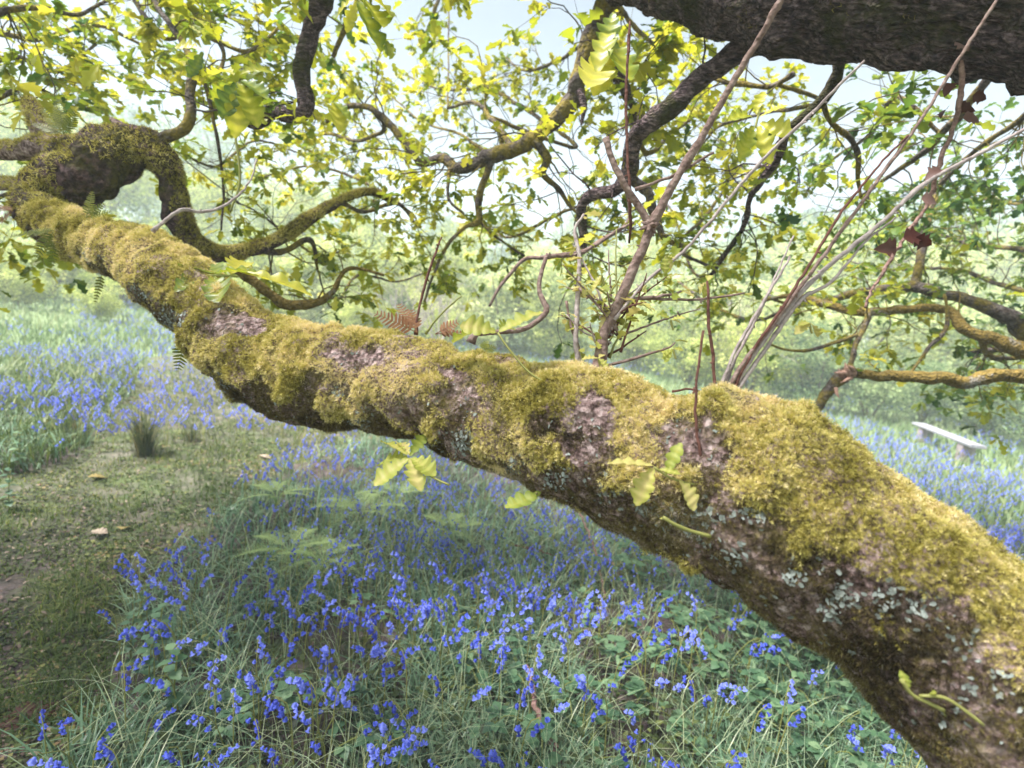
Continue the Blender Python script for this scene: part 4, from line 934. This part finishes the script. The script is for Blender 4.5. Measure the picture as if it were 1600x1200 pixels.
    # unseen limbs added above the frame, reaching left, to shade the path
    for k, (e3, th) in enumerate([((-6.0, 2.6, 5.2), 1), ((-5.2, .6, 4.9), 1), ((-6.5, 4.6, 6.2), 1), ((-3.6, -.8, 5.2), 1), ((-7.5, 1.6, 6.4), 1), ((-4.6, 2.0, 5.8), 1)]):
        w = np.array([[3.0, -.3, 5.0, .10], [.8, -.9 + .2 * k, 6.4, .08], [-2.2, .3 * k - .4, 6.2, .06], [*e3, .02]]); s = spline(w, 60)
        g = Geo(); tube(g, s[:, :3], s[:, 3], 8, .15, 4, 8); tips, dirs = [], []
        for j in range(34):
            i = rng.integers(26, 60); grow(g, tips, dirs, s[i, :3], rnd_unit(1)[0] * [1, 1, .35], 1.2, .014, 1, 3, 0, .4, 4, .35)
        o = kid(g, 'branch', M['branch']); tp, dr = np.array(tips), np.array(dirs); uu, vv, dd = proj(tp); ok = ~((dd > 0) & (uu > -80) & (uu < 1680) & (vv > -60)) & (tp[:, 0] < -3.5) & (tp[:, 1] < 1.9); print('kept', ok.mean())
        gl = Geo(); leaf_clusters(gl, tp[ok], dr[ok], .12, 3, OAKLO, .6, .3); kid(gl, 'foliage', M['oakleaf'], o).location = (0, 0, 0)
    # unseen crown above and behind the viewpoint, added for soft shade
    for k in range(6):
        a = -1.6 + k * .52; q = np.array([3.0 + 0 * k, -.3, 5.0 - .25 * (k % 4)])
        e = np.array([.2 + math.cos(a) * 3.4, .3 + math.sin(a) * 3.0, 4.6 + .8 * (k % 3)])
        w = np.stack([[*q, .09], [*((q * .6 + e * .4) + [0, 0, .5]), .06], [*e, .02]])
        g = Geo(); s = spline(w, 40); tube(g, s[:, :3], s[:, 3], 8, .15, 4, 8); tips, dirs = [], []
        for j in range(16):
            i = rng.integers(14, 40); grow(g, tips, dirs, s[i, :3], rnd_unit(1)[0] * [1, 1, .4], 1.1, .015, 1, 3, 0, .4, 4, .3)
        o = kid(g, 'branch', M['branch']); gl = Geo(); leaf_clusters(gl, np.array(tips), np.array(dirs), .12, 5, OAKLO, .6, .3)
        kid(gl, 'foliage', M['oakleaf'], o).location = (0, 0, 0)
oak_branches()

def shoots():
    def sh(rows, mat='shoot', nm='shoot', seg=10, leaves=0, size=.04, lab=None, knots=True):
        w = np.array([[*P(u, v, d), r * d / F_PX] for u, v, r, d in rows])
        L = np.linalg.norm(np.diff(w[:, :3], axis=0), axis=1).sum(); n = max(8, int(L / .012)); s = spline(w, n); r = s[:, 3] * .82
        if knots: r = r * (1 + .35 * np.clip(noise(np.stack([np.arange(n) * .31, 0 * r, 0 * r], -1), 9) - .35, 0, 1) * 2)
        g = Geo(); c = s[:, :3] + rng.normal(0, .0006, (n, 3)); tube(g, c, r, seg, .10, 3, 60)
        for q in range(int(n / 7)):       # buds
            i = rng.integers(1, n - 1); d = rnd_unit(1)[0]
            tube(g, np.array([c[i], c[i] + d * (r[i] + .004), c[i] + d * (r[i] + .007)]), [.0018, .002, .0004], 5)
        o = kid(g, nm, M[mat], label=lab)
        if leaves:
            gl = Geo(); ii = rng.integers(n // 3, n, leaves); T = np.gradient(c, axis=0); T /= np.linalg.norm(T, axis=1)[:, None]
            leaf_clusters(gl, c[ii], T[ii], size, 2, OAKLO, .8, .2); kid(gl, 'foliage', M['youngleaf'], o).location = (0, 0, 0)
        return c
    sh([(925, 600, 15, 1.10), (938, 560, 13, 1.11), (944, 520, 10, 1.12), (958, 490, 10, 1.13), (985, 430, 10, 1.13), (1005, 385, 9, 1.13), (1018, 355, 10, 1.13), (1045, 300, 8, 1.12), (1090, 225, 7, 1.10), (1150, 120, 6.5, 1.07), (1195, 45, 6, 1.04), (1225, -10, 6, 1.02), (1290, -120, 5, .98)], lab='tall pinkish brown shoot rising from the limb and crossing the overhead limb')
    sh([(1018, 355, 8, 1.13), (1000, 325, 7, 1.13), (975, 288, 6.5, 1.12), (957, 250, 6, 1.12), (947, 216, 6.5, 1.12)], lab='short side shoot with a cut end')
    g = Geo(); p = P(1016, 352, 1.12)
    for k in range(24): d = rnd_unit(1)[0]; tube(g, np.array([p, p + d * .012, p + d * rng.uniform(.018, .03)]), [.007, .005, .001], 5)
    kid(g, 'burr', M['shoot'])
    sh([(992, 296, 3, 1.12), (1050, 275, 3, 1.12), (1115, 238, 2.5, 1.12)])
    sh([(984, 300, 2.8, 1.2), (980, 230, 2.5, 1.2), (978, 150, 3, 1.2), (980, 100, 2.5, 1.2), (983, 60, 3.5, 1.2), (984, 32, 1.2, 1.2)], 'shoot_red')
    sh([(984, 300, 2.8, 1.2), (985, 345, 3, 1.22), (983, 380, 2, 1.25)], 'shoot_red')
    sh([(905, 575, 6, 1.18), (900, 530, 5, 1.18), (903, 460, 5, 1.2), (905, 400, 4, 1.22), (898, 360, 3, 1.24), (912, 335, 2.5, 1.25)], 'shoot_pale', leaves=4)
    sh([(735, 535, 7, 1.22), (745, 522, 6, 1.22), (775, 519, 5, 1.22), (815, 515, 5, 1.22), (845, 497, 5, 1.23), (854, 482, 6, 1.24), (845, 462, 5, 1.25), (843, 440, 4, 1.26), (850, 412, 4, 1.27), (853, 400, 4, 1.28)], 'shoot', lab='looped pinkish shoot curving up from the mossy limb')
    sh([(853, 400, 4, 1.28), (900, 398, 3.5, 1.3), (935, 380, 3.5, 1.32), (965, 360, 3, 1.34), (990, 348, 2.5, 1.35)])
    # long fan of shoots from the burl
    D0 = .93
    sh([(960, 500, 3, 1.12), (1010, 440, 3, 1.12), (1080, 380, 3, 1.1), (1180, 262, 3, 1.08), (1270, 175, 2.8, 1.05), (1350, 95, 2.5, 1.0)], 'shoot_pale', lab='long pale straight shoot slanting up to the right')
    sh([(1130, 622, 5, D0), (1160, 570, 4, D0), (1220, 490, 4, .94), (1290, 395, 3.5, .95), (1365, 290, 3.2, .95), (1430, 200, 3, .95), (1500, 90, 3, .94), (1560, -5, 2.5, .93), (1600, -70, 2, .92)], 'shoot', lab='long brown straight shoot rising to the top right corner')
    sh([(1138, 620, 5, D0), (1180, 550, 5, .94), (1245, 465, 5, .95), (1290, 420, 4.5, .96), (1380, 345, 4, .97), (1440, 290, 4, .98), (1520, 245, 3.5, .99), (1605, 200, 3, 1.0), (1700, 150, 3, 1.0)], 'shoot_pale', lab='stout pale shoot slanting to the right edge')
    sh([(1140, 618, 4, D0), (1175, 550, 3, .93), (1230, 470, 3, .93), (1310, 340, 2.5, .94), (1370, 262, 2, .95), (1418, 212, 1.5, .95)], 'shoot_red')
    sh([(1126, 618, 4, .94), (1150, 560, 3, .96), (1190, 480, 2.5, .98), (1240, 368, 1.5, 1.0)], 'shoot_pale')
    sh([(1122, 618, 4, .94), (1148, 550, 3, .95), (1200, 460, 3, .96), (1235, 400, 2, .97)], 'shoot_pale')
    sh([(1145, 620, 4, D0), (1200, 540, 4, .94), (1250, 470, 4, .95), (1300, 440, 3, .96), (1350, 380, 2, .97), (1400, 340, 2, .98)], 'shoot_pale')
    sh([(1118, 625, 3, D0), (1114, 560, 3, D0), (1108, 500, 3, D0), (1106, 438, 2, D0)], 'shoot_red')
    sh([(1106, 750, 3, .79), (1095, 715, 3, .79), (1088, 660, 3, .79), (1088, 600, 2.6, .79), (1094, 550, 2.4, .79), (1099, 516, 2.5, .79)], 'shoot_red', lab='thin dark red upright shoot in front of the burl')
    sh([(1112, 735, 2, .80), (1112, 700, 2, .80), (1118, 660, 1.8, .80), (1128, 636, 1.5, .80)], 'shoot_red')
    sh([(650, 522, 3, 1.26), (655, 480, 2.5, 1.27), (672, 420, 2.5, 1.28), (690, 370, 1.5, 1.3)], 'shoot_red')
    sh([(665, 522, 2, 1.26), (690, 490, 2, 1.26), (722, 462, 1.5, 1.26)], 'greenstem')
    sh([(238, 362, 3.5, 1.5), (262, 342, 3.5, 1.52), (284, 328, 3.5, 1.55), (315, 331, 3, 1.6), (345, 324, 2.5, 1.62), (378, 300, 2, 1.65), (396, 270, 1.5, 1.66), (400, 248, 1, 1.68)], 'shoot_pale', lab='thin pale twig curving up beside the loop at the left')
    # bushy epicormic growth round the tall shoot
    for k in range(26):
        u0, v0 = rng.uniform(930, 975), rng.uniform(470, 560); a = rng.uniform(-2.7, -.3); L = rng.uniform(50, 150)
        u1, v1 = u0 + math.cos(a) * L, v0 + math.sin(a) * L * .9; d = 1.12 + rng.uniform(-.05, .12)
        sh([(u0, v0, 2.2, 1.13), ((u0 + u1) / 2 + rng.uniform(-8, 8), (v0 + v1) / 2 + rng.uniform(-8, 8), 2, (1.13 + d) / 2), (u1, v1, 1, d)], rng.choice(['shoot', 'greenstem', 'shoot_pale', 'shoot_red']), 'twig', 6, rng.choice([0, 2, 3, 4]), .03)
    for rows in ([(905, 450, 2, 1.14), (940, 480, 3, 1.13), (960, 495, 3, 1.13)], [(965, 470, 4, 1.13), (1040, 462, 3, 1.12), (1065, 455, 2, 1.12)], [(970, 465, 3, 1.13), (1080, 468, 2.5, 1.12), (1165, 458, 1.8, 1.1)], [(940, 575, 3, 1.12), (990, 560, 3, 1.08), (1040, 545, 2, 1.05), (1055, 535, 1.5, 1.05)], [(885, 470, 2, 1.2), (890, 500, 2.5, 1.2), (905, 545, 3, 1.18)]):
        sh(rows, 'shoot', 'twig', 7, 2, .028)
    sh([(1050, 612, 2, .92), (1075, 608, 2, .92), (1100, 612, 2, .92)], 'shoot_red', 'twig', 6)
shoots()

def sprays():
    """individually modelled young oak leaves close to the camera"""
    def spray(stem, leaves, lab, mat='youngleaf', r=1.8):
        g = Geo(); w = np.array([P(*q) for q in stem]); c = spline(w, 14) if len(w) > 2 else w; tube(g, c, r * stem[0][2] / F_PX, 7, .1, 2, 60, t=.7)
        o = kid(g, 'leaf_spray', M['greenstem'], label=lab)
        for (u0, v0, d0, u1, v1, d1, wd, tm) in leaves:
            a, b = P(u0, v0, d0), P(u1, v1, d1); L = np.linalg.norm(b - a)
            upv = (OC - a) / np.linalg.norm(OC - a) * .7 + np.array([0, 0, 1.]) + rng.normal(0, .15, 3)
            gl = Geo(); tv = OAK[0] * [wd, 1, 1.]; cu = rng.uniform(-.25, .45); tw_ = rng.uniform(-.6, .6)
            tv = tv + np.stack([.10 * rng.normal() * tv[:, 1] ** 2, 0 * tv[:, 0], -cu * tv[:, 1] ** 2 * .5 + tw_ * tv[:, 0] * tv[:, 1] + .03 * np.sin(tv[:, 1] * 27) * np.abs(tv[:, 0]) / .25], 1)
            gl.scatter(tv * [.85, 1, 1], OAK[1], rotm((b - a)[None], upv[None]) * L, a[None], np.array([tm]), np.where(np.abs(OAK[0][:, 0]) < 1e-6, .25, -.06) + .07 * np.sin(OAK[0][:, 1] * 27 * 2))
            lf = kid(gl, 'leaf', M[mat], o); lf.location = (0, 0, 0)
    d = 1.0
    spray([(858, 602, .97), (825, 580, .98), (795, 545, .99), (778, 520, 1.0)],
          [(778, 520, 1.0, 848, 482, 1.0, .9, .55), (776, 520, 1.0, 724, 500, .98, 1.1, .6), (776, 516, 1.0, 700, 512, 1.05, .8, .3), (780, 518, 1.0, 800, 500, 1.06, .8, .3)], 'pair of long yellow oak leaves on a thin curved stalk above the limb')
    spray([(702, 758, 1.02), (675, 745, 1.03), (655, 728, 1.05), (640, 716, 1.06)],
          [(640, 716, 1.06, 580, 750, 1.03, 1., .6), (640, 716, 1.06, 655, 755, 1.0, .9, .7), (640, 714, 1.06, 664, 676, 1.08, .8, .2), (638, 712, 1.06, 596, 682, 1.1, .8, .5), (642, 716, 1.06, 678, 728, 1.02, 1.2, .5), (640, 712, 1.06, 622, 678, 1.12, .6, .8), (638, 716, 1.06, 588, 712, 1.1, .9, .4)], 'young oak leaf rosette sprouting beneath the limb over the bluebells')
    spray([(1108, 758, .77), (1075, 755, .76), (1045, 745, .755), (1022, 730, .75)],
          [(1022, 730, .75, 990, 782, .735, 1.1, .75), (1022, 728, .75, 955, 722, .74, .7, .9), (1040, 742, .75, 1062, 692, .745, .8, .35), (1060, 750, .755, 1097, 788, .74, .9, .8), (1030, 733, .75, 1062, 738, .735, .9, .6)], 'pale young oak leaves held flat against the limb by the red shoot')
    spray([(1108, 750, .78), (1125, 744, .775), (1140, 742, .77)], [(1138, 742, .77, 1170, 741, .76, 1.3, .4)], 'single small pale oak leaf right of the red shoot')
    spray([(846, 765, .98), (840, 772, .97), (838, 770, .96)], [(846, 768, .97, 796, 798, .94, 1., .3)], 'single yellow green oak leaf poking out below the limb')
    spray([(1110, 838, .74), (1075, 828, .735), (1052, 818, .73), (1036, 808, .73)], [(1050, 816, .73, 1035, 806, .73, .8, .6)], 'curled pale stalk lying on the grey lichen', r=3)
    spray([(1408, 1062, .60), (1425, 1085, .60), (1450, 1098, .60), (1475, 1110, .60)], [(1470, 1108, .60, 1480, 1120, .60, .8, .4), (1420, 1080, .60, 1412, 1052, .60, .8, .4)], 'forked yellow green sprout near the lower end of the limb', r=3)
    spray([(1436, 1087, .60), (1475, 1090, .59), (1510, 1112, .585), (1537, 1133, .58)], [(1450, 1086, .6, 1462, 1080, .59, .8, .4)], 'long thin yellow sprout trailing over the lower end of the limb', r=2.5)
    spray([(300, 440, 1.45), (310, 433, 1.42), (335, 430, 1.4), (372, 432, 1.38)],
          [(376, 426, 1.38, 472, 442, 1.34, .6, .8), (335, 428, 1.4, 400, 408, 1.37, .8, .4), (345, 430, 1.4, 300, 408, 1.5, 1.1, .3), (360, 430, 1.4, 380, 395, 1.5, .9, .95), (320, 430, 1.42, 272, 442, 1.35, .9, .3), (330, 432, 1.4, 350, 455, 1.32, 1., .35)], 'spray of broad yellow and green oak leaves above the kinked left part of the limb', 'nearleaf')
    spray([(360, 330, 1.9), (375, 280, 1.9), (366, 200, 1.9)], [(372, 130, 1.75, 402, 172, 1.7, .9, .6), (370, 128, 1.75, 348, 178, 1.7, .9, .1), (376, 126, 1.75, 420, 140, 1.7, .9, .2), (372, 135, 1.75, 378, 200, 1.72, .9, .75), (366, 128, 1.75, 322, 142, 1.8, .8, .4), (366, 118, 1.75, 330, 92, 1.8, .8, .85), (316, 78, 1.8, 272, 66, 1.8, .8, .9), (376, 116, 1.75, 418, 92, 1.8, .9, .5), (318, 80, 1.8, 298, 122, 1.8, .8, .1)], 'large green and yellow oak leaves hanging in the upper left', 'nearleaf')
    spray([(545, -20, 1.7), (560, 0, 1.7), (570, 10, 1.7)], [(566, 0, 1.7, 606, 34, 1.6, .8, .5), (560, 2, 1.7, 582, 50, 1.6, .7, .3), (558, 0, 1.7, 543, 46, 1.7, .7, .9), (570, -4, 1.7, 618, 2, 1.6, .8, .6), (556, -2, 1.7, 518, 14, 1.7, .8, .8), (520, 160, 1.8, 535, 195, 1.75, 1, .9), (520, 160, 1.8, 545, 170, 1.75, .8, .3)], 'bright oak leaves hanging from the top edge left of centre', 'nearleaf')
    spray([(955, 60, 1.7), (960, 100, 1.7), (955, 130, 1.7)], [(958, 66, 1.7, 972, 112, 1.6, .9, .4), (955, 46, 1.7, 934, 78, 1.6, .8, .6), (945, 95, 1.7, 915, 115, 1.6, 1.3, .95), (960, 80, 1.7, 935, 130, 1.65, 1, .8), (960, 20, 1.7, 945, 60, 1.65, 1, .3)], 'yellow oak leaves beside the curving top centre branch', 'nearleaf')
    spray([(1180, 200, 1.5), (1185, 180, 1.5), (1190, 165, 1.5)], [(1186, 192, 1.5, 1236, 206, 1.45, 1., .9), (1186, 184, 1.5, 1228, 158, 1.45, .9, .8), (1176, 184, 1.5, 1142, 168, 1.45, .9, .5), (1184, 196, 1.5, 1202, 240, 1.45, .8, .8), (1178, 196, 1.5, 1156, 232, 1.45, .8, .5), (1182, 180, 1.5, 1186, 138, 1.5, .8, .7), (1174, 192, 1.5, 1132, 206, 1.5, .8, .2)], 'big yellow oak leaf rosette behind the tall shoot', 'nearleaf')
    for (u, v, dd) in [(940, 430, 1.08), (915, 445, 1.1), (1040, 400, 1.1), (1052, 545, 1.02), (1048, 500, 1.05), (935, 560, 1.08), (1265, 505, .95), (1105, 440, .94)]:
        lv = []
        for k in range(3): a = rng.uniform(0, 6.28); L = rng.uniform(14, 26); lv.append((u, v, dd, u + math.cos(a) * L, v + math.sin(a) * L, dd + rng.uniform(-.02, .02), 1., rng.uniform(.4, 1)))
        spray([(u + 4, v + 16, dd), (u + 1, v + 6, dd), (u, v, dd)], lv, None)
    # torn wood at the broken branch
    g = Geo()
    for (u0, v0, u1, v1, r) in [(1335, 585, 1302, 582, 5), (1325, 592, 1320, 566, 5), (1318, 590, 1310, 575, 4), (1330, 590, 1313, 598, 4), (1306, 606, 1311, 622, 3), (1335, 582, 1325, 570, 4)]:
        a, b = P(u0, v0, 2.62), P(u1, v1, 2.58); tube(g, np.array([a, (a + b) / 2 + rng.normal(0, .004, 3), b]), [r * 2.6 / F_PX, r * 2.2 / F_PX, .001], 5)
    kid(g, 'torn_wood', M['splinter'])
sprays()

# polypody ferns growing on the limb
def polypody():
    def plant(u, v, d, fr, lab, mat):
        b = P(u, v, d); e = empty('polypody_fern', b, label=lab, cat='fern', group='polypody ferns rooted in the moss')
        for (du, dv, dd, W_) in fr:
            q = P(u + du, v + dv, d + dd) - b; L = np.linalg.norm(q); g = Geo()
            n = (OC - b) / np.linalg.norm(OC - b)
            nn_ = max(6, int(L / .0105)); fern_frond(g, np.zeros(3), q, L, W_ * d / F_PX, nn_, up=n * .8 + np.array([.0, 0, .6]), droop=.05, bip=False, t=.5, pin_w=float(np.clip(.36 * L / nn_ / (W_ * d / F_PX), .1, .3)))
            g.build('frond', M[mat], e)
    plant(652, 520, 1.25, [(-68, -35, -.02, 20), (-30, -50, .05, 16), (-10, -40, .03, 14)], 'reddish brown dying polypody fern on top of the limb left of centre', 'frond_brown')
    plant(680, 522, 1.24, [(38, -22, .0, 14), (45, -5, .02, 10)], 'small reddish polypody fern right of the larger brown one', 'frond_brown')
    plant(752, 548, 1.16, [(22, -8, .02, 12), (10, -18, .03, 9)], 'small green polypody fern behind the looped shoot', 'frond_green')
    plant(288, 530, 1.42, [(-10, 48, .02, 15)], 'green polypody fern hanging under the kink of the limb', 'frond_green')
    plant(160, 425, 1.75, [(-12, 48, .0, 7)], 'single narrow fern frond hanging under the left end of the limb', 'frond_green')
    plant(85, 360, 1.72, [(-70, 5, .05, 14), (-30, 42, .0, 13), (12, -22, -.05, 10), (-5, 55, .0, 12)], 'green polypody fern drooping from the dark kink at the far left', 'frond_green')
    plant(20, 330, 1.8, [(-50, -15, .05, 12), (-40, 30, .05, 12)], 'brown polypody fern at the left edge beside the kink', 'frond_brown')
    plant(100, 210, 1.95, [(-35, -45, .0, 14), (-10, -60, .05, 13), (20, -40, .0, 12), (-50, -20, .0, 13)], 'tuft of green polypody standing on the stub at the upper left', 'frond_green')
    plant(135, 340, 1.7, [(10, -45, .05, 9), (30, -25, .0, 9), (40, -12, 0, 9)], 'small polypody fern in the hollow between the two left limbs', 'frond_green')
polypody()

def ivy():
    rows = [(1500, 60, 4, 1.42), (1503, 140, 4, 1.45), (1490, 200, 3.5, 1.46), (1466, 260, 3.5, 1.48), (1448, 320, 3, 1.5), (1420, 360, 3, 1.5), (1370, 440, 2.5, 1.5), (1350, 480, 2, 1.5)]
    e = empty('ivy_stem', P(1500, 60, 1.42), label='dead ivy stem dangling from the dark overhead limb with withered brown leaves', cat='ivy'); o = np.array(e.location)
    w = np.array([[*(P(u, v, d) - o), r * d / F_PX] for u, v, r, d in rows]); s = spline(w, 60); g = Geo(); tube(g, s[:, :3] + rng.normal(0, .002, (60, 3)), s[:, 3], 8, .2, 4, 50); g.build('stem', M['deadwood'], e)
    st = strip_leaf([(0, .05), (.1, .25), (.25, .45), (.35, .30), (.5, .52), (.6, .28), (.8, .2), (1, .01)], .35, .35)
    for (u, v, L, t, a) in [(1412, 372, .060, .1, -.2), (1400, 385, .055, .35, 2.9), (1430, 372, .05, .05, .7), (1470, 265, .05, .8, 2.6), (1440, 310, .045, .9, .3), (1500, 160, .045, .2, 1.2), (1480, 170, .04, .1, 2.4), (1520, 150, .04, .05, .4), (1505, 185, .05, .7, .1), (1485, 130, .04, .3, 2), (1495, 60, .045, 1, 1), (1520, 30, .03, .9, 2)]:
        b = P(u, v, 1.40 if v < 100 else 1.47) - o; d = RC @ np.array([math.cos(a), -math.sin(a) * .7, .2]); upv = (OC - o - b); upv = upv / np.linalg.norm(upv) + rng.normal(0, .4, 3)
        g = Geo(); g.scatter(st[0], st[1], rotm(d[None], upv[None]) * L, b[None], np.array([t])); g.build('leaf', M['deadleaf'], e)
ivy()

# ------------------------------------------------------------------ background woodland
def tree_proto(kind, leafmat, nleaf, lsize, H=1.0, trunkr=.026, seedv=0, sparse=False):
    """unit-height tree or shrub"""
    rs = np.random.default_rng(seedv); e = empty(kind)
    gt = Geo(); shrub = 'shrub' in kind
    stems = 5 if shrub else 1; cl = []
    for s in range(stems):
        a = rs.uniform(0, 6.28); lean = .25 if shrub else .05
        top = np.array([math.cos(a) * lean, math.sin(a) * lean, .75])
        c = spline(np.array([[0, 0, -.03], top * .4 + rs.normal(0, .02, 3), top]), 12); tube(gt, c, np.linspace(trunkr, trunkr * .25, 12), 6, .1, 3, 20)
        for k in range(5 if shrub else 16):
            i = rs.integers(2 if shrub else 4, 12); a2 = rs.uniform(0, 6.28); L = rs.uniform(.16, .40) * (1.1 - .4 * i / 12)
            d = np.array([math.cos(a2), math.sin(a2), rs.uniform(.05, .8)]); d /= np.linalg.norm(d)
            q = c[i] + d * L; mid = (c[i] + q) / 2 + rs.normal(0, .03, 3); cc = spline(np.array([c[i], mid, q]), 6)
            tube(gt, cc, np.linspace(trunkr * .35, trunkr * .1, 6), 4, cap=False)
            for j in range(3): cl.append(cc[2 + j] + rs.normal(0, .05, 3)); 
            cl.append(q)
    cl = np.array(cl); gt.build('trunk' if not shrub else 'stem', M['branch'], e)
    n = nleaf; idx = rs.integers(0, len(cl), n); sz = rs.uniform(.03, .085, len(cl))
    p = cl[idx] + rs.normal(size=(n, 3)) * sz[idx][:, None] * [1.2, 1.2, .8]
    if shrub: p[:, 2] = np.abs(p[:, 2])
    gl = Geo(); d = rnd_unit(n); m = rotm(d, roll=rng.uniform(0, 6.28, n)) * (lsize * rs.uniform(.6, 1.4, n))[:, None, None]
    ct = rs.normal(.5, .24, len(cl)); gl.scatter(QUAD[0], QUAD[1], m, p, (ct[idx] + rs.normal(0, .18, n)).clip(0, 1))
    gl.build('crown' if not shrub else 'foliage', M[leafmat], e, smooth=False)
    return e
ORD = ['first', 'second', 'third', 'fourth', 'fifth', 'sixth', 'seventh', 'eighth', 'ninth', 'tenth', 'eleventh', 'twelfth', 'thirteenth', 'fourteenth', 'fifteenth', 'sixteenth', 'seventeenth', 'eighteenth', 'nineteenth', 'twentieth', 'twenty first', 'twenty second']
def woods():
    def row(protos, items, what, cat, group):
        items = sorted(items)
        for i, (u, v, d, ws) in enumerate(items):
            e = protos[i] if i < len(protos) else copy_tree(protos[i % len(protos)])
            top = P(u, v, d); x, y = top[0], top[1]; gz = float(terrain(x, y)); h = top[2] - gz
            e.location = (x, y, gz); e.rotation_euler = (0, 0, rng.uniform(0, 6.28)); e.scale = (h * ws, h * ws, h)
            tag(e, f'{what}, {ORD[i]} from the left', cat, group)
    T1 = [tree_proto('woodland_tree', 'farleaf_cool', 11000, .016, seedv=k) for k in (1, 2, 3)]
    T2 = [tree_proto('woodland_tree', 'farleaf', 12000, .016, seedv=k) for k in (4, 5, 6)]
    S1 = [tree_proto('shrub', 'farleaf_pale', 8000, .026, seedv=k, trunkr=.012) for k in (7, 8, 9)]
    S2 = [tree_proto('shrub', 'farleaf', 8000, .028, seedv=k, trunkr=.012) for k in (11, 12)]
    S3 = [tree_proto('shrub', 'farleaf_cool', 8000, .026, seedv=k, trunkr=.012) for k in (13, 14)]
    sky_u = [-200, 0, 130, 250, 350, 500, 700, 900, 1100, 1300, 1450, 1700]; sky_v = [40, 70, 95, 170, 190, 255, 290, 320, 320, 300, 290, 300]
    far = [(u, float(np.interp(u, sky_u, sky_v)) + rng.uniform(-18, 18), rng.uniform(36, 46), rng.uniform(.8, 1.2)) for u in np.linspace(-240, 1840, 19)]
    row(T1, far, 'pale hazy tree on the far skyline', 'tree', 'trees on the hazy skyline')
    mid = [(u, float(np.interp(u, sky_u, sky_v)) + rng.uniform(15, 70), rng.uniform(24, 30), rng.uniform(.9, 1.4)) for u in np.linspace(-220, 1800, 16)]
    row(T2, mid, 'yellow green tree in the middle of the wood', 'tree', 'yellow green trees in the middle of the wood')
    sh = [(u, 392 + (u - 800) * .075 + rng.uniform(-30, 30), rng.uniform(17, 21), rng.uniform(1.0, 1.6)) for u in np.linspace(-200, 1780, 19)]
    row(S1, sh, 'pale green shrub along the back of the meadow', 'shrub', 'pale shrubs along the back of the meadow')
    sh = [(u, v, d, w) for u, v, d, w in [(-60, 330, 15, 1.5), (70, 335, 16, 1.4), (190, 325, 17, 1.3), (300, 340, 16, 1.4), (430, 350, 18, 1.4), (550, 360, 19, 1.3), (670, 372, 19, 1.3), (800, 385, 20, 1.3), (30, 395, 13, 1.3), (150, 420, 12, 1.2), (-80, 380, 12, 1.4), (560, 430, 16, 1.2), (700, 440, 17, 1.2), (1000, 470, 17, 1.2), (1090, 480, 15, 1.3), (880, 450, 17, 1.2), (1190, 480, 14, 1.3), (420, 420, 15, 1.2)]]
    row(S2, sh, 'yellow green bush at the near edge of the meadow wood', 'shrub', 'yellow green bushes at the wood edge')
    sh = [(1290, 500, 13, 1.2), (1380, 530, 12.5, 1.3), (1460, 560, 13, 1.3), (1560, 560, 12, 1.4), (1650, 560, 11, 1.4), (1530, 600, 13.5, 1.4)]
    row(S3, sh, 'darker green bush behind the bench', 'shrub', 'darker bushes behind the bench')
woods()
def bare_shrubs():
    for (u, v, d, lab, sd_) in [(640, 395, 15, 'bare pale twiggy shrub at the back of the meadow, left of centre', 1), (700, 420, 14, 'smaller bare twiggy shrub just right of the pale twiggy one', 2), (1130, 430, 15, 'bare brown twiggy shrub seen between the fan of shoots', 3)]:
        top = P(u, v, d); gz = float(terrain(top[0], top[1])); H = top[2] - gz; e = empty('bare_shrub', (top[0], top[1], gz), label=lab, cat='shrub')
        g = Geo(); tips, dirs = [], []
        for k in range(9):
            grow(g, tips, dirs, np.array([rng.normal(0, .12), rng.normal(0, .12), -.05]), np.array([rng.normal(0, .35), rng.normal(0, .35), 1.0]), H * rng.uniform(.6, .85), .022, 2, 4, .02, .16, 4, 0)
        g.build('stem', M['shoot_pale'], e)
bare_shrubs()

# ------------------------------------------------------------------ haze
def haze():
    bpy.context.view_layer.update()
    ZTOP = max((o.matrix_world @ Vector(c)).z for o in bpy.data.objects if o.type == 'MESH' and o.name != 'ground' for c in o.bound_box) + .5
    print('haze top', ZTOP)
    g = Geo(); x0, x1, y0, y1, z0, z1 = -121, 121, -119, 123, -14, ZTOP
    v = [(x, y, z) for x in (x0, x1) for y in (y0, y1) for z in (z0, z1)]
    g.add(v, [(0, 1, 3, 2), (4, 6, 7, 5), (0, 4, 5, 1), (2, 3, 7, 6), (0, 2, 6, 4), (1, 5, 7, 3)])
    m = bpy.data.materials.new('haze_air'); m.use_nodes = True; nt = m.node_tree; nt.nodes.remove(nt.nodes['Principled BSDF'])
    p = nd(nt, 'ShaderNodeVolumePrincipled'); p.inputs['Color'].default_value = (.87, .95, 1, 1); p.inputs['Density'].default_value = .0072; p.inputs['Anisotropy'].default_value = 0.0
    nt.links.new(p.outputs[0], nt.nodes['Material Output'].inputs['Volume'])
    o = g.build('haze', m, smooth=False); tag(o, 'pale air that fades the far trees', 'haze', kind='stuff')
    m.cycles.homogeneous_volume = True if hasattr(m.cycles, 'homogeneous_volume') else None
haze()
print('verts', sum(len(o.data.vertices) for o in bpy.data.objects if o.type == 'MESH'), 'objects', len(bpy.data.objects))
